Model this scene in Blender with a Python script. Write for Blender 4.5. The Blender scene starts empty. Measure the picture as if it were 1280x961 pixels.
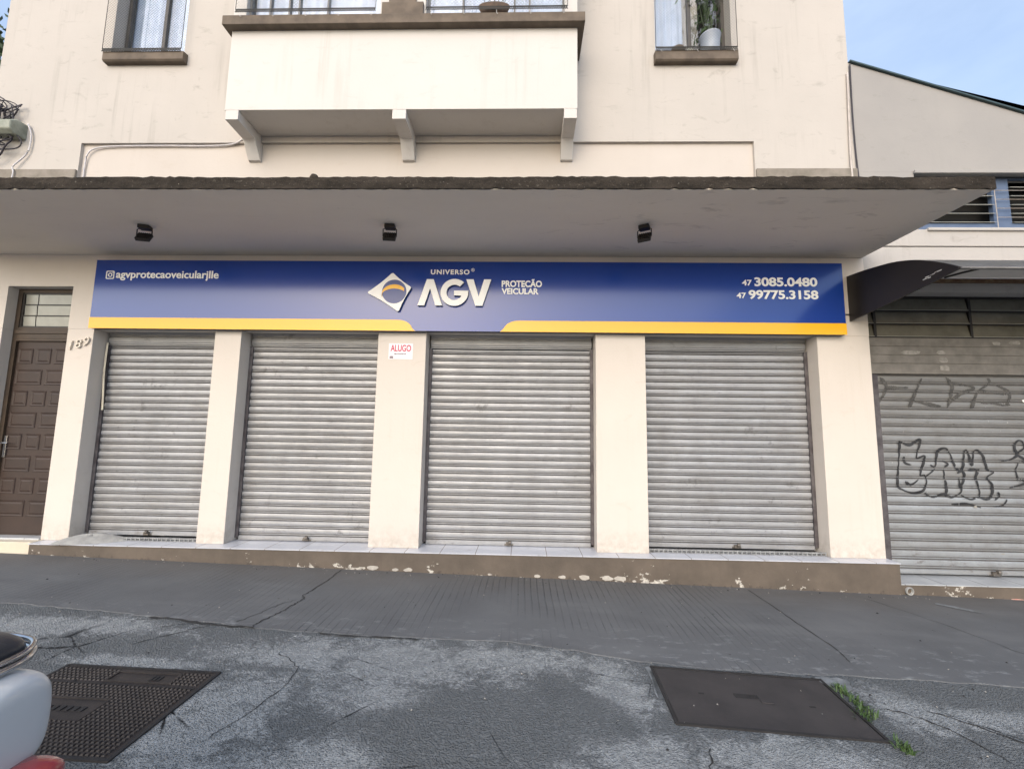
import bpy, bmesh, math, random
from mathutils import Matrix, Vector, Euler
from math import radians as RD, sin, cos, pi
random.seed(7)
sc = bpy.context.scene
COL = sc.collection

# ------------------------------------------------------------------ camera
cam = bpy.data.cameras.new("camera")
cam.sensor_fit = 'HORIZONTAL'; cam.sensor_width = 36.0; cam.lens = 36.0*540/1280
cam.clip_start = 0.05; cam.clip_end = 2000
camo = bpy.data.objects.new("camera", cam); COL.objects.link(camo)
pitch, yaw, roll = RD(6.369), RD(-1.536), RD(0.866)
f_ = Vector((sin(yaw)*cos(pitch), cos(yaw)*cos(pitch), sin(pitch)))
r0 = Vector((cos(yaw), -sin(yaw), 0)); u0 = r0.cross(f_)
r_ = r0*cos(roll)+u0*sin(roll); u_ = -r0*sin(roll)+u0*cos(roll)
m = Matrix((r_, u_, -f_)).transposed().to_4x4(); m.translation = Vector((0, -5.3, 1.5556))
camo.matrix_world = m
sc.camera = camo

# ------------------------------------------------------------------ light
SUN_EL, SUN_AZ = RD(30), RD(196)          # azimuth measured from +Y: the sun stands behind the viewer, veiled
w = bpy.data.worlds.new("World"); sc.world = w; w.use_nodes = True
nt = w.node_tree; bg = nt.nodes["Background"]
sky = nt.nodes.new("ShaderNodeTexSky"); sky.sky_type = 'NISHITA'; sky.sun_disc = False
sky.sun_elevation = SUN_EL; sky.sun_rotation = SUN_AZ
sky.air_density = 1.0; sky.dust_density = 2.0; sky.ozone_density = 1.0
# thin high veil of cloud over the blue
tc = nt.nodes.new("ShaderNodeTexCoord"); mp = nt.nodes.new("ShaderNodeMapping"); mp.inputs["Scale"].default_value = (1.2, 1.2, 3.0)
cn = nt.nodes.new("ShaderNodeTexNoise"); cn.inputs["Scale"].default_value = 1.6; cn.inputs["Detail"].default_value = 7; cn.inputs["Roughness"].default_value = .55
cr_ = nt.nodes.new("ShaderNodeMapRange"); cr_.inputs[1].default_value = .36; cr_.inputs[2].default_value = .68; cr_.inputs[3].default_value = .42; cr_.inputs[4].default_value = .85
cm = nt.nodes.new("ShaderNodeMix"); cm.data_type = 'RGBA'; cm.blend_type = 'LIGHTEN'; cm.inputs[7].default_value = (2.7, 3.3, 4.3, 1)
nt.links.new(tc.outputs["Generated"], mp.inputs[0]); nt.links.new(mp.outputs[0], cn.inputs[0]); nt.links.new(cn.outputs["Fac"], cr_.inputs[0])
nt.links.new(cr_.outputs[0], cm.inputs[0]); nt.links.new(sky.outputs[0], cm.inputs[6]); nt.links.new(cm.outputs[2], bg.inputs[0]); bg.inputs[1].default_value = 0.15
sl = bpy.data.lights.new("sun", 'SUN'); sl.energy = 0.75; sl.angle = RD(80); sl.color = (1.0, 0.95, 0.88)
so = bpy.data.objects.new("sun", sl); COL.objects.link(so)
sd = Vector((sin(SUN_AZ)*cos(SUN_EL), cos(SUN_AZ)*cos(SUN_EL), sin(SUN_EL)))
so.rotation_euler = sd.to_track_quat('Z', 'Y').to_euler(); so.location = sd*30
vs = sc.view_settings
vs.view_transform = 'Standard'; vs.look = 'None'; vs.gamma = 1.0; vs.use_curve_mapping = False
vs.exposure = 0.95

# ------------------------------------------------------------------ materials
class N:
    """small node-building helper"""
    def __init__(s, name):
        s.m = bpy.data.materials.new(name); s.m.use_nodes = True
        s.t = s.m.node_tree; s.p = s.t.nodes["Principled BSDF"]
        s.pos = s.t.nodes.new("ShaderNodeNewGeometry").outputs["Position"]
    def n(s, kind, **kw):
        x = s.t.nodes.new(kind)
        for k, v in kw.items(): setattr(x, k, v)
        return x
    def put(s, sock, v):
        if isinstance(v, bpy.types.NodeSocket): s.t.links.new(v, sock)
        elif isinstance(v, (tuple, list)) and len(v) == 3 and sock.type == 'RGBA': sock.default_value = (*v, 1)
        else: sock.default_value = v
    def scale(s, v, sx, sy, sz):
        x = s.n("ShaderNodeVectorMath", operation='MULTIPLY'); s.put(x.inputs[0], v); x.inputs[1].default_value = (sx, sy, sz)
        return x.outputs[0]
    def noise(s, sc_=1, detail=6, rough=.6, vec=None, dist=0):
        x = s.n("ShaderNodeTexNoise"); s.put(x.inputs["Vector"], vec or s.pos)
        x.inputs["Scale"].default_value = sc_; x.inputs["Detail"].default_value = detail
        x.inputs["Roughness"].default_value = rough; x.inputs["Distortion"].default_value = dist
        return x.outputs["Fac"]
    def ramp(s, v, a, b, lo=0., hi=1.):
        x = s.n("ShaderNodeMapRange"); s.put(x.inputs[0], v)
        x.inputs[1].default_value = a; x.inputs[2].default_value = b; x.inputs[3].default_value = lo; x.inputs[4].default_value = hi
        return x.outputs[0]
    def math(s, op, a, b=0., c=None):
        x = s.n("ShaderNodeMath", operation=op); s.put(x.inputs[0], a); s.put(x.inputs[1], b)
        if c is not None: s.put(x.inputs[2], c)
        return x.outputs[0]
    def mix(s, fac, a, b, blend='MIX'):
        x = s.n("ShaderNodeMix", data_type='RGBA', blend_type=blend)
        s.put(x.inputs[0], fac); s.put(x.inputs[6], a); s.put(x.inputs[7], b)
        return x.outputs[2]
    def sep(s, v=None):
        x = s.n("ShaderNodeSeparateXYZ"); s.put(x.inputs[0], v or s.pos); return x.outputs
    def blob(s, x, y, rx, ry):
        """1 at the middle of an ellipse on the ground, 0 at its rim"""
        a = s.n("ShaderNodeVectorMath", operation='SUBTRACT'); s.put(a.inputs[0], s.pos); a.inputs[1].default_value = (x, y, 0)
        b = s.scale(a.outputs[0], 1/rx, 1/ry, 0)
        l = s.n("ShaderNodeVectorMath", operation='LENGTH'); s.put(l.inputs[0], b)
        return s.ramp(l.outputs["Value"], 0.1, 1.0, 1., 0.)
    def bump(s, h, strength=.3, dist=.01):
        x = s.n("ShaderNodeBump"); s.put(x.inputs["Height"], h); x.inputs["Strength"].default_value = strength; x.inputs["Distance"].default_value = dist
        s.t.links.new(x.outputs[0], s.p.inputs["Normal"])
    def done(s, col, rough=.6, metallic=0., spec=None):
        s.put(s.p.inputs["Base Color"], col); s.put(s.p.inputs["Roughness"], rough); s.put(s.p.inputs["Metallic"], metallic)
        if spec is not None: s.p.inputs["Specular IOR Level"].default_value = spec
        return s.m

def simple(name, a, b=None, sc_=3., rough=.6, metallic=0., bump=0., bsc=60., spec=None, lo=.35, hi=.65, dist=.004):
    q = N(name); b = b or tuple(c*.8 for c in a)
    col = q.mix(q.ramp(q.noise(sc_), lo, hi), a, b)
    if bump: q.bump(q.noise(bsc, 4), bump, dist)
    return q.done(col, rough, metallic, spec)

def plaster(name, a, b, stain, amt=.5, drip=.5):
    q = N(name)
    col = q.mix(q.ramp(q.noise(.9, 5), .35, .7), a, b)
    st = q.ramp(q.noise(5, 8, .7, q.scale(q.pos, .7, .7, 1.6), .6), .58, .77, 0, amt)
    col = q.mix(st, col, stain)
    dr = q.math('MULTIPLY', q.ramp(q.noise(1, 6, .7, q.scale(q.pos, 9, 9, .35)), .52, .72, 0, drip), q.ramp(q.noise(.8, 3), .45, .65))
    col = q.mix(dr, col, stain)
    hair = q.math('MULTIPLY', q.ramp(q.noise(3, 3, .5, q.scale(q.pos, 1, 1, 7), 1.5), .495, .505), q.ramp(q.noise(3, 3, .5, q.scale(q.pos, 1, 1, 7), 1.5), .515, .505))
    hair = q.math('MULTIPLY', hair, q.ramp(q.noise(1.7, 3), .58, .68, 0, .22))
    col = q.mix(hair, col, stain)
    x, y, z = q.sep()
    sp = q.math('MULTIPLY', q.ramp(q.math('ADD', z, q.math('MULTIPLY', q.noise(6, 6, .7), .35)), .62, .36), q.ramp(q.noise(14, 5, .7), .40, .62, .15, .6))
    col = q.mix(sp, col, (.36, .32, .27))
    q.bump(q.math('ADD', q.noise(45, 5), q.math('MULTIPLY', q.noise(5, 3), 2.)), .22, .006)
    return q.done(col, .85, 0, .2)

CREAM = plaster("cream_plaster", (.495, .462, .425), (.455, .426, .392), (.22, .20, .175), .55, .5)  # upper walls: same paint as the pillars, darkened to hold back strong light
CREAMB = plaster("cream_plaster_bay", (.60, .575, .545), (.575, .55, .52), (.40, .35, .30), .35, .4)  # same paint, lightened because the bay catches more light
CREAM2 = plaster("cream_plaster_clean_lifted", (.64, .585, .53), (.605, .555, .50), (.47, .41, .33), .4, .3)  # clean pillars: same paint, lightened to offset the canopy's shade
PANELP = plaster("recess_plaster", (.54, .495, .45), (.51, .465, .42), (.44, .38, .32), .3, .25)
NEIGH = plaster("neighbour_plaster", (.34, .325, .31), (.30, .29, .28), (.22, .23, .20), .55, .35)
NEIGHW = plaster("neighbour_white_plaster", (.46, .435, .41), (.41, .39, .37), (.25, .23, .2), .6, .4)
DADO = simple("grey_dado", (.27, .24, .205), (.19, .17, .14), 6, .9, bump=.5, bsc=30)
LEDGE = simple("brown_ledge", (.155, .122, .092), (.095, .075, .058), 5, .85, bump=.4, bsc=25)

def soffit():
    q = N("canopy_soffit")
    col = q.mix(q.ramp(q.noise(.7, 5, vec=q.scale(q.pos, .5, 1.5, 1)), .35, .7), (.82, .75, .66), (.75, .68, .60))
    x, y, z = q.sep()
    # damp blotches towards the right-hand end
    dm = q.math('MULTIPLY', q.ramp(q.noise(3.2, 6, .65, q.scale(q.pos, .7, 2.2, 1), .8), .58, .74), q.ramp(x, -.5, 1.4, .05, .45))
    col = q.mix(dm, col, (.24, .20, .165))
    col = q.mix(q.ramp(q.noise(14, 5), .66, .76, 0, .22), col, (.2, .18, .16))
    q.bump(q.math('ADD', q.noise(30, 4), q.math('MULTIPLY', q.noise(2.5, 3), 3)), .25, .006)
    return q.done(col, .9, 0, .2)
SOFFIT = soffit()
def mossy():
    q = N("mossy_concrete")
    col = q.mix(q.ramp(q.noise(2.6, 6, .7, q.scale(q.pos, 1, 1, 3)), .35, .65), (.055, .046, .038), (.022, .019, .016))
    col = q.mix(q.ramp(q.noise(26, 5, .7), .60, .72, 0, .55), col, (.27, .24, .20))
    col = q.mix(q.ramp(q.noise(60, 3, .7), .70, .74, 0, .8), col, (.42, .39, .35))
    q.bump(q.noise(30, 6, .7), .9, .02)
    return q.done(col, .95, 0, .1)
MOSS = mossy()

def shutter_mat(name, a, b, grime, gz0, gz1, gtop):
    """galvanised slats: streaky grime, and a top darkened by grime and painted overhang shade"""
    q = N(name); x, y, z = q.sep()
    col = q.mix(q.ramp(q.noise(1, 5, .6, q.scale(q.pos, 3, 3, .8)), .35, .68), a, b)
    sm = q.ramp(q.noise(1, 6, .7, q.scale(q.pos, 2.2, 2, 14)), .5, .75, 0, .55)
    col = q.mix(sm, col, grime)
    sm2 = q.ramp(q.noise(1, 5, .65, q.scale(q.pos, 10, 2, 60)), .57, .74, 0, .5)
    col = q.mix(sm2, col, tuple(c*.5 for c in grime))
    bl = q.ramp(q.noise(2.1, 5, .6), .56, .72, 0, .4)
    col = q.mix(bl, col, grime)
    top = q.math('MULTIPLY', q.ramp(q.math('ADD', z, q.math('MULTIPLY', q.noise(6, 5), .5)), gz0+.25, gz1+.25), gtop)  # grime and shade from overhead share this darker top tone
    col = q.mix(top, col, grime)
    sl_ = q.ramp(q.noise(1, 2, .5, q.scale(q.pos, .25, 0, 11)), .35, .65, 0, .38)
    col = q.mix(sl_, col, tuple(c*1.35 for c in grime))
    rs = q.math('MULTIPLY', q.ramp(q.noise(1, 6, .7, q.scale(q.pos, 5, 2, 8)), .58, .70), q.ramp(q.math('ADD', z, q.math('MULTIPLY', q.noise(3, 3), .5)), .75, .40, 0, .6))
    col = q.mix(rs, col, (.10, .075, .055))
    hm = q.math('MULTIPLY', q.ramp(q.noise(4.5, 6, .7), .58, .66), q.ramp(q.noise(1.1, 2), .52, .60, 0, .55))
    col = q.mix(hm, col, (.09, .085, .08))
    sp = q.ramp(q.noise(38, 2, .5), .76, .79, 0, .6)
    col = q.mix(sp, col, (.75, .75, .73))
    rough = q.ramp(q.noise(7, 4), .3, .7, .34, .55)
    q.bump(q.math('ADD', q.noise(12, 4), q.math('MULTIPLY', q.noise(90, 2), .3)), .18, .004)
    return q.done(col, rough, .25, .5)
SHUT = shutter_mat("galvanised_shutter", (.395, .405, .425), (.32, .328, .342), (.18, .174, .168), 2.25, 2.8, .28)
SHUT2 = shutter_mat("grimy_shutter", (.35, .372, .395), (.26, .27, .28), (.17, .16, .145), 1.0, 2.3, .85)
GROOVE_SHADE = simple("slat_groove_shade", (.15, .145, .14), (.085, .08, .077), 9, .7, .2, .2, 60, lo=.3, hi=.7)  # dark tone painted into the slat grooves to deepen their shade
SHUTD = simple("shutter_rail", (.14, .13, .135), (.07, .06, .065), 8, .6, .4, .3, 40)

def gloss(name, col, rough=.12, coat=.6, wob=.015):
    q = N(name); q.bump(q.noise(1.1, 2, .5, q.scale(q.pos, 1, 1, .5)), wob, .05)
    q.p.inputs["Coat Weight"].default_value = coat; q.p.inputs["Coat Roughness"].default_value = rough; q.p.inputs["Coat IOR"].default_value = 1.45
    c = q.mix(q.ramp(q.noise(25, 4), .45, .75, 0, .06), col, tuple(x*.8 for x in col))
    return q.done(c, rough+.05, 0, .25)
BLUE = gloss("sign_blue_film", (.001, .034, .25), .15, 1.0, .05)
YELL = gloss("sign_yellow_film", (.85, .44, .008), .2, .6)
NAVY = simple("navy_film", (.012, .016, .07), (.012, .018, .08), 3, .35)
WHITE = simple("white_acrylic", (.88, .87, .84), (.85, .84, .82), 6, .4)
LSIDE = simple("letter_return", (.10, .13, .19), (.07, .10, .15), 6, .4)
FRAMEM = simple("sign_back_steel", (.03, .035, .06), (.02, .025, .04), 6, .5)

def step_mat():
    q = N("peeling_brown_paint"); x, y, z = q.sep()
    gl = q.math('SUBTRACT', z, q.math('MULTIPLY_ADD', x, -.0215, -.088))        # height above the pavement
    col = q.mix(q.ramp(q.noise(3.5, 6), .35, .7), (.135, .110, .088), (.095, .079, .064))
    col = q.mix(q.ramp(q.noise(1, 5, .6, q.scale(q.pos, 14, 1, 1.2)), .55, .7, 0, .35), col, (.10, .08, .065))
    low = q.ramp(gl, .0, .16, 0.115, -.03)
    zone = q.math('MULTIPLY', q.ramp(q.noise(1.15, 3, .5, q.scale(q.pos, 1, 0, 0)), .40, .60, -.14, .05), 1.)
    f1 = q.math('ADD', q.math('ADD', q.noise(11, 6, .65, q.scale(q.pos, .8, 1, 1.3)), low), zone)
    pe = q.ramp(f1, .665, .685)
    col = q.mix(pe, col, q.mix(q.ramp(q.noise(30, 4), .4, .6), (.56, .53, .47), (.36, .335, .295)))
    dk = q.ramp(q.math('ADD', q.noise(17, 5), q.ramp(gl, 0, .06, .1, -.1)), .60, .68, 0, .6)
    col = q.mix(dk, col, (.06, .052, .045))
    q.bump(q.math('ADD', q.math('MULTIPLY', pe, -.6), q.noise(40, 5)), .6, .006)
    return q.done(col, .8, 0, .3)
STEPM = step_mat()
def tile_mat(name, a, b, joint, w_, d_, off=0.):
    q = N(name); x, y, z = q.sep()
    fx = q.math('PINGPONG', q.math('ADD', x, off), w_/2); jx = q.ramp(fx, .003, .005, 1, 0)
    fy = q.math('PINGPONG', q.math('ADD', y, .155), d_/2); jy = q.ramp(fy, .002, .004, 1, 0)
    col = q.mix(q.ramp(q.noise(2.5, 6), .35, .7), a, b)
    col = q.mix(q.ramp(q.noise(9, 6, .7), .58, .75, 0, .5), col, joint)
    j = q.math('MAXIMUM', jx, jy)
    col = q.mix(j, col, joint); q.bump(j, -.4, .003)
    return q.done(col, .25, 0, .5)
TILE = tile_mat("white_step_tile", (.58, .60, .66), (.50, .52, .57), (.25, .23, .21), .41, .8, .12)
TILE2 = tile_mat("grey_step_tile", (.50, .52, .54), (.38, .40, .42), (.18, .17, .16), .45, .9, .2)
CREAMT = simple("cream_step_tile", (.68, .60, .47), (.6, .53, .42), 5, .35, bump=.1)

def ground_mat():
    q = N("rough_cement_ground"); x, y, z = q.sep()
    base = q.mix(q.ramp(q.noise(1.6, 6), .3, .7), (.185, .198, .205), (.135, .147, .155))
    base = q.mix(q.ramp(q.noise(130, 4, .7), .55, .75, 0, .5), base, (.20, .21, .22))
    base = q.mix(q.ramp(q.noise(75, 3, .6), .60, .70, 0, .6), base, (.03, .034, .04))
    # worn cement wash: where it lies, and where the dark surface shows
    W = [(-.86,-2.02,1.15,.42), (-1.6,-2.05,.9,.4), (-.1,-1.97,.75,.26), (-1.72,-2.75,.40,.95), (-1.45,-3.4,.7,.8), (.68,-2.2,.30,.55), (.62,-2.85,.55,.30),
         (-3.95,-1.82,.9,.28), (-3.3,-1.75,.7,.18), (1.5,-2.82,.85,.28), (-2.6,-2.24,.8,.12), (-.9,-2.45,.5,.28), (-1.0,-3.1,.45,.35), (.25,-3.1,.4,.3), (2.9,-2.35,.9,.16), (2.45,-2.3,.3,.35), (-5.2,-2.1,1.3,.4)]
    tot = None
    for b in W:
        k = q.blob(*b); tot = k if tot is None else q.math('MAXIMUM', tot, k)
    big = q.noise(2.3, 7, .65, None, .5); mid = q.noise(9, 8, .75, None, .8); fine = q.noise(48, 6, .8)
    vo = q.n("ShaderNodeTexVoronoi"); q.put(vo.inputs["Vector"], q.pos); vo.inputs["Scale"].default_value = 85; vo.inputs["Randomness"].default_value = 1.
    peb = q.ramp(vo.outputs["Distance"], .15, .6, 1, 0)
    s_ = q.math('ADD', q.math('MULTIPLY', tot, .74), q.math('ADD', q.math('MULTIPLY', q.math('SUBTRACT', big, .5), 1.3), q.math('MULTIPLY', q.math('SUBTRACT', mid, .5), 1.5)))
    s_ = q.math('ADD', s_, q.math('MULTIPLY', q.math('SUBTRACT', fine, .5), 1.3))
    wash = q.ramp(s_, .12, .48, 0, .92)
    wcol = q.mix(q.ramp(mid, .38, .62), (.28, .30, .31), (.43, .45, .46))
    wcol = q.mix(q.ramp(fine, .56, .70), wcol, (.56, .57, .58))
    wcol = q.mix(q.ramp(fine, .44, .34), wcol, (.10, .11, .12))
    vc = q.n('ShaderNodeTexVoronoi'); q.put(vc.inputs['Vector'], q.pos); vc.inputs['Scale'].default_value = 52
    chip = q.math('MULTIPLY', q.ramp(vc.outputs['Distance'], .34, .26), q.ramp(q.sep(vc.outputs['Color'])[0], .62, .66))
    wcol = q.mix(q.math('MULTIPLY', chip, .7), wcol, (.50, .52, .53))
    base = q.mix(q.math('MULTIPLY', chip, .32), base, (.24, .25, .26))
    col = q.mix(wash, base, wcol)
    col = q.mix(q.math('MULTIPLY', q.ramp(q.noise(150, 3, .7), .60, .68), .5), col, (.40, .42, .43))
    D = [(-.25,-2.75,.75,.55), (-.75,-2.72,.35,.22), (.4,-2.55,.4,.35), (-2.72,-2.02,.38,.16), (-1.7,-2.23,.55,.05), (3.3,-2.1,1.3,.3), (2.9,-3.0,.9,.4)]
    td = None
    for b in D:
        k = q.blob(*b); td = k if td is None else q.math('MAXIMUM', td, k)
    td = q.ramp(q.math('ADD', td, q.math('MULTIPLY', q.math('SUBTRACT', mid, .5), 1.6)), .30, .5, 0, .8)
    col = q.mix(td, col, q.mix(q.ramp(fine, .4, .65), (.142, .154, .161), (.20, .213, .22)))
    # hairline cracks
    v = q.n("ShaderNodeTexVoronoi", feature='DISTANCE_TO_EDGE'); q.put(v.inputs["Vector"], q.scale(q.pos, 1.3, 1.6, 0)); v.inputs["Scale"].default_value = .8
    vv = q.math('ADD', v.outputs["Distance"], q.math('MULTIPLY', q.math('SUBTRACT', q.noise(14, 4), .5), .03))
    cr = q.math('MULTIPLY', q.ramp(vv, .0, .006, 1, 0), q.ramp(q.noise(1.2, 2), .5, .6))
    col = q.mix(cr, col, (.02, .022, .025))
    q.bump(q.math('ADD', q.math('MULTIPLY', fine, 1.), q.math('ADD', q.math('MULTIPLY', mid, 1.4), q.math('MULTIPLY', peb, .9))), 1., .016)
    return q.done(col, q.ramp(fine, .3, .7, .75, .95), 0, .25)
GROUND = ground_mat()
def sidewalk_mat():
    q = N("grooved_concrete"); x, y, z = q.sep()
    wob = q.math('ADD', x, q.math('MULTIPLY', q.noise(.8, 3), .05))
    gr = q.ramp(q.math('PINGPONG', wob, .034), .0, .007, 1, 0)                       # lines scored across the pavement
    vis = q.math('MULTIPLY', q.ramp(q.noise(.75, 4, .6, q.scale(q.pos, 1, 1.3, 0)), .42, .62), q.ramp(q.noise(5, 4, .7, q.scale(q.pos, 1, .6, 0)), .35, .6, .3, 1))
    vis = q.math('MULTIPLY', vis, q.ramp(x, 1.6, 3.0, 1, .12))
    col = q.mix(q.ramp(q.noise(1.1, 6), .3, .7), (.135, .140, .146), (.098, .102, .108))
    col = q.mix(q.ramp(q.noise(1, 6, .6, q.scale(q.pos, .5, 2.2, 0)), .52, .75, 0, .5), col, (.18, .185, .19))
    lo = q.ramp(q.math('ADD', y, q.math('MULTIPLY', q.noise(2.2, 4), .5)), -.55, -.0, 0, .55)
    col = q.mix(lo, col, (.125, .115, .105))
    col = q.mix(q.math('MULTIPLY', gr, q.math('MULTIPLY', vis, .75)), col, (.035, .036, .04))
    col = q.mix(q.ramp(q.noise(110, 3, .7), .62, .76, 0, .35), col, (.22, .22, .22))
    ch = q.ramp(q.noise(22, 2, .5), .76, .775, 0, .75)
    col = q.mix(ch, col, (.03, .028, .028))
    ed = q.math('MULTIPLY', q.ramp(q.noise(8, 6, .7, q.scale(q.pos, .7, 1.5, 0)), .55, .65), q.ramp(y, -1.25, -1.65, 0, .45))
    col = q.mix(ed, col, (.30, .32, .33))
    q.bump(q.math('ADD', q.math('MULTIPLY', q.math('MULTIPLY', gr, vis), -1.6), q.math('MULTIPLY', q.noise(90, 4, .7), .7)), .6, .008)
    return q.done(col, .82, 0, .25)
SIDEW = sidewalk_mat()
CRACK = simple("crack_dirt", (.018, .018, .02), (.03, .03, .03), 20, .95)
CEM = simple("pale_cement", (.22, .235, .245), (.12, .13, .135), 14, .95, bump=.8, bsc=60, dist=.01)
IRON = simple("cast_iron", (.030, .026, .026), (.045, .038, .036), 5, .55, .3, .5, 90)
IRON2 = simple("rusty_plate", (.050, .045, .045), (.034, .031, .032), 5, .7, .15, .35, 120)
IRONJ = simple("iron_frame", (.02, .019, .02), (.03, .028, .028), 9, .8, .2)
BLACKM = simple("black_metal", (.012, .010, .009), (.018, .015, .014), 9, .5)
AWNB = simple("awning_black", (.013, .011, .012), (.018, .015, .015), 2, .45, bump=.1)
RUST = simple("rusty_bar", (.12, .06, .03), (.2, .14, .08), 12, .8, .2)
def sheet_mat():
    q = N("smoked_sheet"); c = q.mix(q.ramp(q.noise(3, 4), .35, .65), (.17, .17, .175), (.23, .235, .24))
    q.done(c, .3, 0, .5)
    tl = q.n("ShaderNodeBsdfTranslucent"); tl.inputs[0].default_value = (.55, .54, .52, 1); mx = q.n("ShaderNodeMixShader"); mx.inputs[0].default_value = .5
    q.t.links.new(q.p.outputs[0], mx.inputs[1]); q.t.links.new(tl.outputs[0], mx.inputs[2]); q.t.links.new(mx.outputs[0], q.t.nodes["Material Output"].inputs[0])
    return q.m
SHEET = sheet_mat()
WOODD = simple("dark_door_wood", (.038, .021, .015), (.028, .016, .012), 4, .6, bump=.1, bsc=40)
WOODF = simple("brown_door_frame", (.062, .040, .024), (.042, .028, .018), 5, .6)
WINF = simple("window_frame_brown", (.06, .055, .05), (.09, .08, .07), 5, .5)
WINF2 = simple("window_frame_grey", (.17, .165, .16), (.22, .215, .21), 5, .5)
BLUEF = simple("blue_window_frame", (.075, .11, .19), (.10, .14, .22), 4, .45)
GLASSD = simple("old_louvre_glass", (.12, .115, .09), (.19, .18, .145), 3, .18)
GLASSL = simple("frosted_louvre_glass", (.40, .40, .35), (.30, .30, .265), 2, .22)
DARK = simple("dark_room", (.015, .014, .014), (.02, .02, .02), 2, .9)
CURT = simple("sheer_curtain", (.46, .56, .72), (.34, .44, .60), 5, .9)  # blue of the sky reflected in the glass, put into the cloth colour
NETM = simple("black_net", (.025, .024, .022), (.04, .038, .034), 5, .7)
HOOK = simple("white_hook", (.7, .68, .64), None, 5, .4)
def pane_mat():
    q = N("window_glass"); t = q.t
    gl = q.n("ShaderNodeBsdfGlossy"); gl.inputs["Roughness"].default_value = .03
    tr = q.n("ShaderNodeBsdfTransparent"); mx = q.n("ShaderNodeMixShader")
    fr = q.n("ShaderNodeFresnel"); fr.inputs[0].default_value = 1.7
    f2 = q.math('MULTIPLY_ADD', fr.outputs[0], .22, .0)
    t.links.new(f2, mx.inputs[0]); t.links.new(tr.outputs[0], mx.inputs[1]); t.links.new(gl.outputs[0], mx.inputs[2])
    t.links.new(mx.outputs[0], t.nodes["Material Output"].inputs[0]); return q.m
PANE = pane_mat()
TEAL = simple("teal_metal_roof", (.035, .062, .068), (.05, .08, .085), 8, .5, .3)
WCABLE = simple("white_cable", (.62, .6, .6), (.5, .48, .5), 9, .5)
BCABLE = simple("black_cable", (.022, .019, .026), (.035, .03, .04), 9, .6)
BOXG = simple("splice_box_grey", (.33, .345, .285), (.20, .215, .17), 8, .6)
STRAPM = simple("cream_strap", (.60, .57, .46), (.5, .46, .38), 9, .8)
SACK = simple("dusty_grey_cement_lump", (.36, .36, .345), (.25, .25, .245), 7, .95, bump=.6, bsc=30, dist=.01)
LOCKM = simple("dull_lock_metal", (.20, .18, .16), (.09, .08, .07), 20, .5, .6)
GRATE = simple("grey_grille", (.33, .34, .34), (.2, .2, .2), 15, .6, .3)
PAPER = simple("white_paper", (.80, .76, .80), (.76, .72, .76), 4, .6)
REDT = simple("red_print", (.55, .02, .07), (.5, .03, .08), 5, .6)
GREYT = simple("grey_print", (.18, .15, .17), None, 5, .6)
DIGIT = simple("cream_digit", (.70, .64, .56), (.6, .54, .46), 20, .6)
INK = simple("black_spray_paint", (.018, .018, .020), (.03, .03, .032), 9, .6)
INK2 = simple("faded_spray_paint", (.05, .048, .047), (.10, .097, .09), 22, .7)
CHALK = simple("white_paint_dab", (.36, .34, .31), (.22, .21, .19), 18, .8)
AQUA = simple("aqua_paint_dab", (.08, .38, .40), None, 8, .7)
PINK = simple("coral_paint_patch", (.55, .22, .18), (.62, .42, .34), 14, .8)
LEAF = simple("leaf_green", (.06, .12, .035), (.10, .17, .05), 9, .6)
LEAFD = simple("dark_leaf", (.035, .06, .025), (.06, .085, .035), 4, .6)
GRASSM = simple("weed_green", (.04, .085, .02), (.07, .115, .035), 14, .6)
BARK = simple("bark", (.10, .075, .055), (.06, .045, .035), 9, .9)
TERRA = simple("clay_pot", (.13, .10, .075), (.09, .07, .05), 9, .8)
BUCKET = simple("white_bucket", (.40, .45, .53), (.34, .39, .47), 5, .4)
def paint_car(name, c, rough=.18):
    q = N(name); q.p.inputs["Coat Weight"].default_value = .8; q.p.inputs["Coat Roughness"].default_value = .08
    return q.done(q.mix(q.ramp(q.noise(6, 4), .4, .7, 0, .25), c, tuple(x*.85 for x in c)), rough+.1)
SCW = paint_car("white_scooter_paint", (.43, .45, .47))
SEATM = simple("black_vinyl", (.020, .021, .025), (.03, .031, .036), 8, .32, bump=.2, bsc=120)
CHROME = simple("chrome_rail", (.55, .56, .58), (.4, .41, .43), 10, .18, 1.)
REDL = paint_car("red_lens", (.26, .035, .04), .1)
RUBBER = simple("tyre_rubber", (.018, .018, .019), (.028, .028, .028), 20, .85)
OPP = [plaster("opposite_plaster_a", (.62, .6, .56), (.56, .54, .5), (.35, .32, .3)), plaster("opposite_plaster_b", (.5, .47, .43), (.45, .42, .38), (.3, .27, .25))]

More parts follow.
